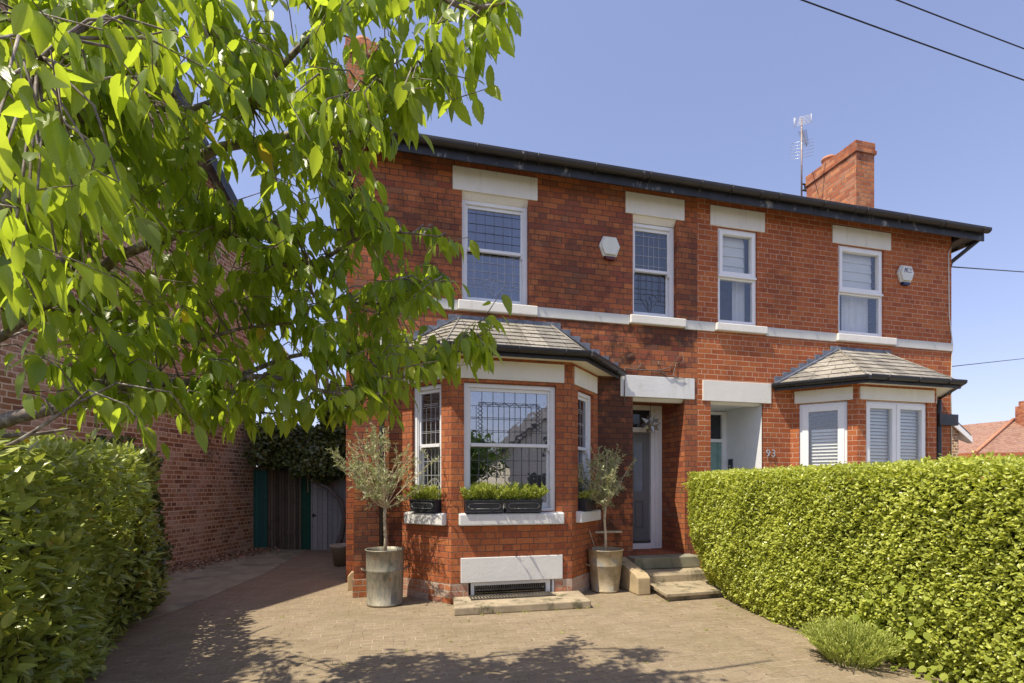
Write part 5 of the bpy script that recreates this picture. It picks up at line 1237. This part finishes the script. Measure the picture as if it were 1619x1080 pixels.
# ---- across the street (seen only as reflections in the glass)
oh = empty('opposite_house', (12, -20, 0), 'cream rendered gabled house across the street, mirrored in the bay glass', 'house')
m = MB(); m.quad((7.6, -20, 0), (7.6, -20, 4.0), (12.2, -20, 7.6), (16.8, -20, 4.0), (16.8, -20, 0)); m.quad((7.6, -30, 0), (7.6, -30, 4.), (7.6, -20, 4.), (7.6, -20, 0)); S(m, 'wall', M['render'], oh)
m = MB(); m.prism([(7.2, -19.6, 3.7), (12.2, -19.6, 7.62), (12.2, -19.6, 7.82), (7.2, -19.6, 3.9)], (0, -11, 0)); m.prism([(17.2, -19.6, 3.7), (12.2, -19.6, 7.62), (12.2, -19.6, 7.82), (17.2, -19.6, 3.9)], (0, -11, 0)); S(m, 'roof', M['slateroof'], oh)
for (xa, za) in ((9.2, 1.), (13.2, 1.), (10.3, 3.6), (12.6, 3.6)):
    m = MB(); m.box(xa, xa + 1.6, -19.98, -19.95, za, za + 1.4); S(m, 'window', M['darkglass'], oh)
def street_tree(x, y, r_, h, label, seed):
    e = empty('street_tree', (x, y, 0), label, 'tree', 'trees across the street'); m = MB(); m.tube([(0, 0, 0), (.1, 0, h * .4), (0, .1, h * .8)], [.16, .13, .06], 8); m.build('trunk', M['vinebark'], e)
    n = 3500; P = rv(n) * (rng.random(n)[:, None] ** .35) * np.array([r_, r_, h * .38]); P *= (1 + .25 * fbm(P, 2., seed))[:, None]; P += np.array([x, y, h * .62])
    leaves('crown', 'ivy', P, rv(n), rv(n), rng.uniform(.14, .28, n), M['farleaf'], e)
street_tree(4.6, -19, 2.3, 5.2, 'bushy green street tree left of the cream gable across the road', 1)
street_tree(-1.5, -21, 2.4, 4.6, 'rounded green street tree furthest left across the road', 2)
street_tree(20, -21, 3., 6.5, 'tall green street tree right of the cream gable across the road', 3)

# ================================================================ CHERRY TREE
def inpoly(x, y, poly):
    c = np.zeros(len(x), bool); n = len(poly); j = n - 1
    for i in range(n):
        xi, yi = poly[i]; xj, yj = poly[j]
        c ^= ((yi > y) != (yj > y)) & (x < (xj - xi) * (y - yi) / (yj - yi + 1e-9) + xi); j = i
    return c
TR = Vector((-3.15, 2.7, 0))
ct = empty('cherry_tree', TR, 'large cherry tree with drooping bright green leaves reaching in from the left', 'tree')
trunk = MB(); fork = Vector((-3.05, 2.75, 2.15))
trunk.tube([TR, TR + Vector((.03, 0, .6)), TR + Vector((.06, .02, 1.3)), fork, fork + Vector((.05, .05, 1.2)), fork + Vector((.1, .1, 2.4)), fork + Vector((.3, .1, 3.4))], [.17, .14, .13, .12, .09, .06, .03], 14)
S(trunk, 'trunk', M['bark'], ct)
def smooth(pts, rad, k=5):
    P = [Vector(p) for p in pts]; out = []; ro = []
    for i in range(len(P) - 1):
        p0, p1, p2, p3 = P[max(i - 1, 0)], P[i], P[i + 1], P[min(i + 2, len(P) - 1)]
        for j in range(k):
            t = j / k; out.append(.5 * ((2 * p1) + (p2 - p0) * t + (2 * p0 - 5 * p1 + 4 * p2 - p3) * t * t + (3 * p1 - p0 - 3 * p2 + p3) * t ** 3)); ro.append(rad[i] + (rad[i + 1] - rad[i]) * t)
    out.append(P[-1]); ro.append(rad[-1]); return out, ro
BR = []   # (points, radii) skeleton
def branch(start, pix, rad):
    pts = ([start] if start is not None else []) + [at(*p) for p in pix]; r_ = list(np.linspace(rad[0], rad[1], len(pts)))
    o, ro = smooth(pts, r_); BR.append((o, ro)); return o
hi = fork + Vector((.05, .05, 1.2)); hi2 = fork + Vector((.1, .1, 2.3))
b1 = branch(fork, [(-200, 745, 2.5), (0, 668, 2.6), (60, 652, 2.6), (150, 628, 2.7), (225, 610, 2.75), (330, 602, 2.85), (430, 596, 2.9), (520, 620, 2.9), (610, 622, 2.9)], (.045, .007))
branch(b1[18], [(240, 590, 3.2), (270, 615, 3.1), (310, 632, 3.0)], (.016, .006))
branch(b1[14], [(150, 640, 3.0), (210, 585, 2.9)], (.018, .006))
branch(None, [(-80, 725, 2.3), (0, 692, 2.4), (60, 686, 2.5), (112, 678, 2.6)], (.016, .006))
branch(None, [(-60, 720, 2.2), (0, 710, 2.25), (50, 685, 2.3), (110, 645, 2.35), (160, 620, 2.5)], (.012, .005))
b2 = branch(hi, [(-60, 360, 2.1), (60, 240, 2.15), (125, 190, 2.2), (165, 152, 2.3), (215, 166, 2.4), (290, 175, 2.6), (360, 150, 2.8)], (.055, .010))
branch(b2[14], [(120, 150, 2.1), (72, 70, 2.0), (40, 10, 1.95)], (.022, .01))
branch(b2[17], [(150, 110, 2.2), (115, 65, 2.2), (95, -20, 2.2)], (.016, .006))
b3 = branch(hi, [(40, 420, 2.6), (150, 350, 2.7), (250, 280, 2.8), (300, 258, 2.85), (345, 235, 2.9), (400, 225, 2.9), (470, 210, 2.8), (520, 180, 2.7), (600, 150, 2.6), (680, 95, 2.5)], (.05, .006))
branch(b3[20], [(262, 270, 2.9), (292, 235, 3.1), (330, 190, 3.3)], (.028, .012))
b4 = branch(hi2, [(200, -120, 2.4), (380, 160, 2.6), (440, 110, 2.6), (488, 62, 2.55), (530, 40, 2.5), (590, -10, 2.4)], (.024, .009))
branch(b4[-12], [(505, 48, 2.5), (535, 10, 2.45), (560, -40, 2.4)], (.010, .006))
b5 = branch(hi2, [(300, -200, 2.3), (520, -120, 2.4), (650, -40, 2.35), (730, 10, 2.3), (800, 5, 2.2)], (.035, .006))
b6 = branch(hi, [(60, 480, 2.7), (180, 410, 2.75), (300, 367, 2.8), (365, 375, 2.85), (410, 408, 2.9), (490, 420, 2.9), (560, 380, 2.9), (620, 368, 2.9), (695, 374, 2.9)], (.032, .004))
b7 = branch(b6[-16], [(500, 470, 3.3), (580, 480, 3.2), (650, 470, 3.1), (700, 455, 3.0)], (.014, .004))
b8 = branch(b1[-14], [(480, 560, 3.3), (580, 575, 3.2), (660, 598, 3.1), (720, 560, 3.0), (775, 520, 2.95)], (.016, .004))
b9 = branch(fork, [(-80, 560, 2.6), (80, 480, 2.7), (180, 500, 2.8), (290, 540, 2.9), (380, 520, 2.95), (470, 510, 2.95)], (.028, .006))
b10 = branch(b1[-20], [(360, 640, 3.1), (440, 655, 3.0), (520, 650, 3.0), (600, 625, 2.9)], (.010, .003))
b11 = branch(b2[10], [(40, 130, 1.6), (60, 100, 1.5), (100, 60, 1.5)], (.014, .005))
# unseen upper limbs (they throw the shade on the paving)
def limb(pts, rad):
    o, ro = smooth(pts, list(np.linspace(rad[0], rad[1], len(pts)))); BR.append((o, ro)); return o
u1 = limb([hi, (-2.6, 3.3, 4.2), (-1.6, 3.45, 4.6), (-.7, 3.4, 4.8), (0, 3.1, 4.8)], (.04, .006))
u2 = limb([hi, (-3.6, 4.2, 4.0), (-3.7, 4.7, 4.3), (-3.6, 5.0, 4.4)], (.04, .008))
u3 = limb([hi2, (-1.8, 2.8, 5.2), (-.6, 2.6, 5.3), (.5, 2.7, 5.1)], (.05, .01))
for i, (o_, ro) in enumerate(BR):
    S(MB().tube(o_, ro, 8 if ro[0] > .03 else 6), 'branch', M['bark'], ct)
SK = np.array([tuple(p) for o_, ro in BR for p in o_])
# leafy clusters: positions over the crown volume
poly = [(-90, -60), (838, -60), (830, 12), (800, 30), (790, 62), (770, 85), (742, 90), (725, 110), (722, 150), (712, 180), (690, 165), (668, 190), (640, 205), (600, 205), (585, 250), (580, 330), (600, 360), (640, 375),
        (600, 420), (640, 450), (690, 440), (700, 460), (650, 500), (640, 540), (700, 560), (770, 525), (775, 560), (700, 600), (640, 600), (600, 640), (560, 670), (500, 655), (420, 670), (330, 672), (260, 670), (180, 660), (130, 620), (60, 600), (60, 520), (-90, 470)]
holes = [(384, 300, 30, 46), (470, 335, 22, 16), (205, 425, 34, 16), (300, 552, 26, 12), (26, 556, 44, 34), (335, 272, 12, 22), (555, 95, 12, 34), (650, 60, 24, 40), (500, 602, 22, 6),
         (440, 60, 12, 14), (600, 428, 28, 18), (625, 300, 24, 80)]
PA = [(225, 1058), (300, 1036), (400, 1012), (450, 1008), (465, 1030), (462, 1100), (150, 1100), (180, 1065)]
PB = [(530, 1045), (620, 1030), (690, 1035), (760, 1045), (850, 1040), (900, 1010), (925, 1008), (900, 1045), (950, 1050), (1000, 1022), (1035, 1025), (1050, 1060), (1110, 1075), (1130, 1100), (560, 1100)]
SX, SY = SUN.x / SUN.z, SUN.y / SUN.z
def proj(P):
    P = np.asarray(P, float); f = P @ np.array(FWD); r_ = P @ np.array(RGT); return 810 + 785 * r_ / f, 768 - 785 * (P[:, 2] - CAM_H) / f, f
def shadow_ok(P):
    '''does the spot of shade this cluster throws on the paving lie where the crown above really shades it'''
    G = P.copy(); G[:, 0] -= SX * P[:, 2]; G[:, 1] -= SY * P[:, 2]; G[:, 2] = 0
    u, v, f = proj(G); vis = (v < 1095) & (f > 0) & (u > 120)
    return (~vis | inpoly(u, v, PA) | inpoly(u, v, PB)) & (G[:, 1] < 6.6)
def skeleton_target(C_):
    d = ((SK[None] - C_[:, None]) ** 2).sum(2); return SK[d.argmin(1)]
def clusters(n, depthf, jitter=.0, extra=None):
    u = rng.uniform(-90, 838, n * 3); v = rng.uniform(-60, 672, n * 3); k = inpoly(u, v, poly)
    for (a, b_, ra, rb) in holes: k &= (((u - a) / (ra + 12)) ** 2 + ((v + 14 - b_) / (rb + 12)) ** 2) > 1
    u, v = u[k][:n], v[k][:n]; c = depthf(u, v) * (1 + rng.normal(size=len(u)) * jitter)
    P = np.array([tuple(at(a, b_ - 14, d)) for a, b_, d in zip(u, v, c)]); return P[shadow_ok(P)]
def depth_main(u, v): return 1.9 + .45 * np.clip(u / 400, 0, 1) + .6 * np.clip((v - 150) / 350, 0, 1) + .1 * rng.normal(size=len(u))
def depth_back(u, v): return 2.5 + 2.0 * rng.random(len(u))
CL = [clusters(430, depth_main, .04), clusters(1000, depth_back, .02)]
print('clusters', [len(c) for c in CL])
# explicit sprigs at the silhouette
spr = [(800, 20, 2.2), (775, 40, 2.2), (750, 60, 2.25), (735, 95, 2.3), (712, 130, 2.35), (700, 150, 2.4), (690, 110, 2.4), (655, 175, 2.5), (640, 190, 2.5), (715, 45, 2.3), (680, 70, 2.35), (640, 20, 2.35),
       (768, 512, 2.9), (755, 522, 2.9), (735, 545, 2.9), (715, 560, 2.95), (695, 575, 3.), (670, 580, 3.), (650, 590, 3.0), (745, 535, 2.9),
       (690, 372, 3.1), (665, 372, 3.1), (640, 370, 3.1), (620, 372, 3.15), (605, 378, 3.15), (700, 395, 3.0), (695, 440, 3.0), (680, 430, 3.0), (660, 455, 3.0), (640, 440, 3.05), (640, 480, 3.05),
       (600, 640, 2.9), (570, 650, 2.9), (540, 655, 2.95), (500, 660, 2.95), (470, 665, 2.95), (440, 660, 3.), (400, 662, 3.), (350, 655, 3.), (310, 650, 3.), (270, 650, 3.), (230, 645, 2.9), (600, 600, 3.), (620, 560, 3.), (600, 520, 3.1), (560, 560, 3.1),
       (585, 230, 2.7), (575, 280, 2.8), (570, 330, 2.9), (540, 350, 2.9), (520, 300, 2.9), (500, 250, 2.8)]
CL.append(np.array([tuple(at(a, b_ - 12, c)) for a, b_, c in spr]))
# near, large-looking leaves at the far left
near = [(360, 250, 2.6), (400, 240, 2.6), (420, 330, 2.8), (430, 260, 2.7), (330, 320, 2.7), (300, 330, 2.6), (350, 350, 2.8), (400, 370, 2.8), (440, 380, 2.8), (30, 470, 2.0), (70, 500, 2.2), (120, 470, 2.2), (60, 560, 2.3), (110, 560, 2.4), (150, 600, 2.4), (90, 620, 2.4), (180, 560, 2.4), (40, 620, 2.3), (160, 520, 2.4), (220, 590, 2.5), (250, 500, 2.5), (10, 130, 1.15), (60, 170, 1.25), (100, 210, 1.3), (150, 250, 1.45), (190, 290, 1.5), (40, 380, 1.35), (90, 400, 1.4), (20, 400, 1.3), (130, 380, 1.5), (0, 60, 1.2), (100, 60, 1.5), (180, 30, 1.6), (60, 20, 1.4), (140, 120, 1.6), (-20, 240, 1.2), (-20, 320, 1.3),
        (240, 60, 1.8), (300, 60, 1.9), (220, 130, 1.7), (270, 620, 2.1), (200, 640, 2.0), (150, 330, 1.6), (60, 300, 1.35), (220, 330, 1.9), (330, 110, 2.0), (390, 60, 2.1)]
CL.append(np.array([tuple(at(a, b_, c)) for a, b_, c in near]))
# crown above and beside the frame
def blob(n, c, r_): return np.array(c) + rv(n) * (rng.random(n)[:, None] ** .4) * np.array(r_)
def over(n, pg, z0, z1):
    u = rng.uniform(min(p[0] for p in pg), max(p[0] for p in pg), n * 6); v = rng.uniform(min(p[1] for p in pg), 1099, n * 6); k = inpoly(u, v, pg); out = []
    for a, b_ in zip(u[k][:n], v[k][:n]):
        d = at(a, b_, 1) - Vector((0, 0, CAM_H)); g = d * (CAM_H / -d.z); z = rng.uniform(z0, z1); out.append((g.x + SX * z, g.y + SY * z, z))
    out = np.array(out); uu, vv, f = proj(out); return out[(vv < -15) | (uu < -40) | inpoly(uu, vv, poly)]
CL.append(over(85, PA, 3.9, 4.8)); CL.append(over(95, PB, 4.2, 5.2)); print('over', [len(c) for c in CL])
for (n_, c_, r__) in ((8, (-3.4, 3.4, 3.6), (.5, .8, .5)),):
    q_ = blob(n_, c_, r__); CL.append(q_[shadow_ok(q_)])
C_ = np.concatenate(CL); T_ = skeleton_target(C_)
tw = MB(); LP, LD, LU, LS, LR = [], [], [], [], []
for cpt, tg in zip(C_, T_):
    c0, t0 = Vector(cpt), Vector(tg); d = c0 - t0; L_ = d.length
    k_ = 1 + .9 * max(0, L_ - .6)
    out = Vector((random.gauss(.25, .5), random.gauss(.1, .5), random.gauss(-.08, .25))).normalized()
    tip = c0 + out * random.uniform(.10, .20)
    mid = t0.lerp(c0, .5) + Vector((random.gauss(0, .02), random.gauss(0, .02), .03 + L_ * .06))
    tw.tube([t0, mid, c0, tip], [.0055 * k_, .0042 * k_, .003, .0018], 5, cap=False)
    nl = random.randint(6, 12); bright = random.random()
    for k in range(nl):
        t = k / (nl - 1); b_ = (mid.lerp(c0, .2 + t * 1.6) if t < .5 else c0.lerp(tip, t * 2 - 1))
        a = k * 2.4 + random.uniform(-.4, .4)
        side = Vector((math.cos(a), math.sin(a), 0))
        dd = (side * random.uniform(.2, .85) + out * .3 + Vector((0, 0, -random.uniform(.35, 1.4)))).normalized()
        stalk = (side * .6 + Vector((0, 0, -.3))).normalized() * random.uniform(.015, .03)
        LP.append(tuple(b_ + stalk)); LD.append(tuple(dd)); LU.append(tuple((side + Vector((0, 0, .55)) + Vector((random.gauss(0, .35), random.gauss(0, .35), 0)))))
        LS.append(random.uniform(.07, .145)); LR.append(min(.94, max(0, .25 + .35 * bright + random.gauss(0, .18))) if random.random() > .004 else 1.)
S(tw, 'twigs', M['bark'], ct)
nL = len(LP)
leaves('foliage', 'cherry', LP, LD, LU, LS, M['cherry'], ct, rnd=np.array(LR), wid=rng.uniform(.8, 1.22, nL), curl=rng.uniform(-.25, .12, nL))
print('cherry leaves', nL)
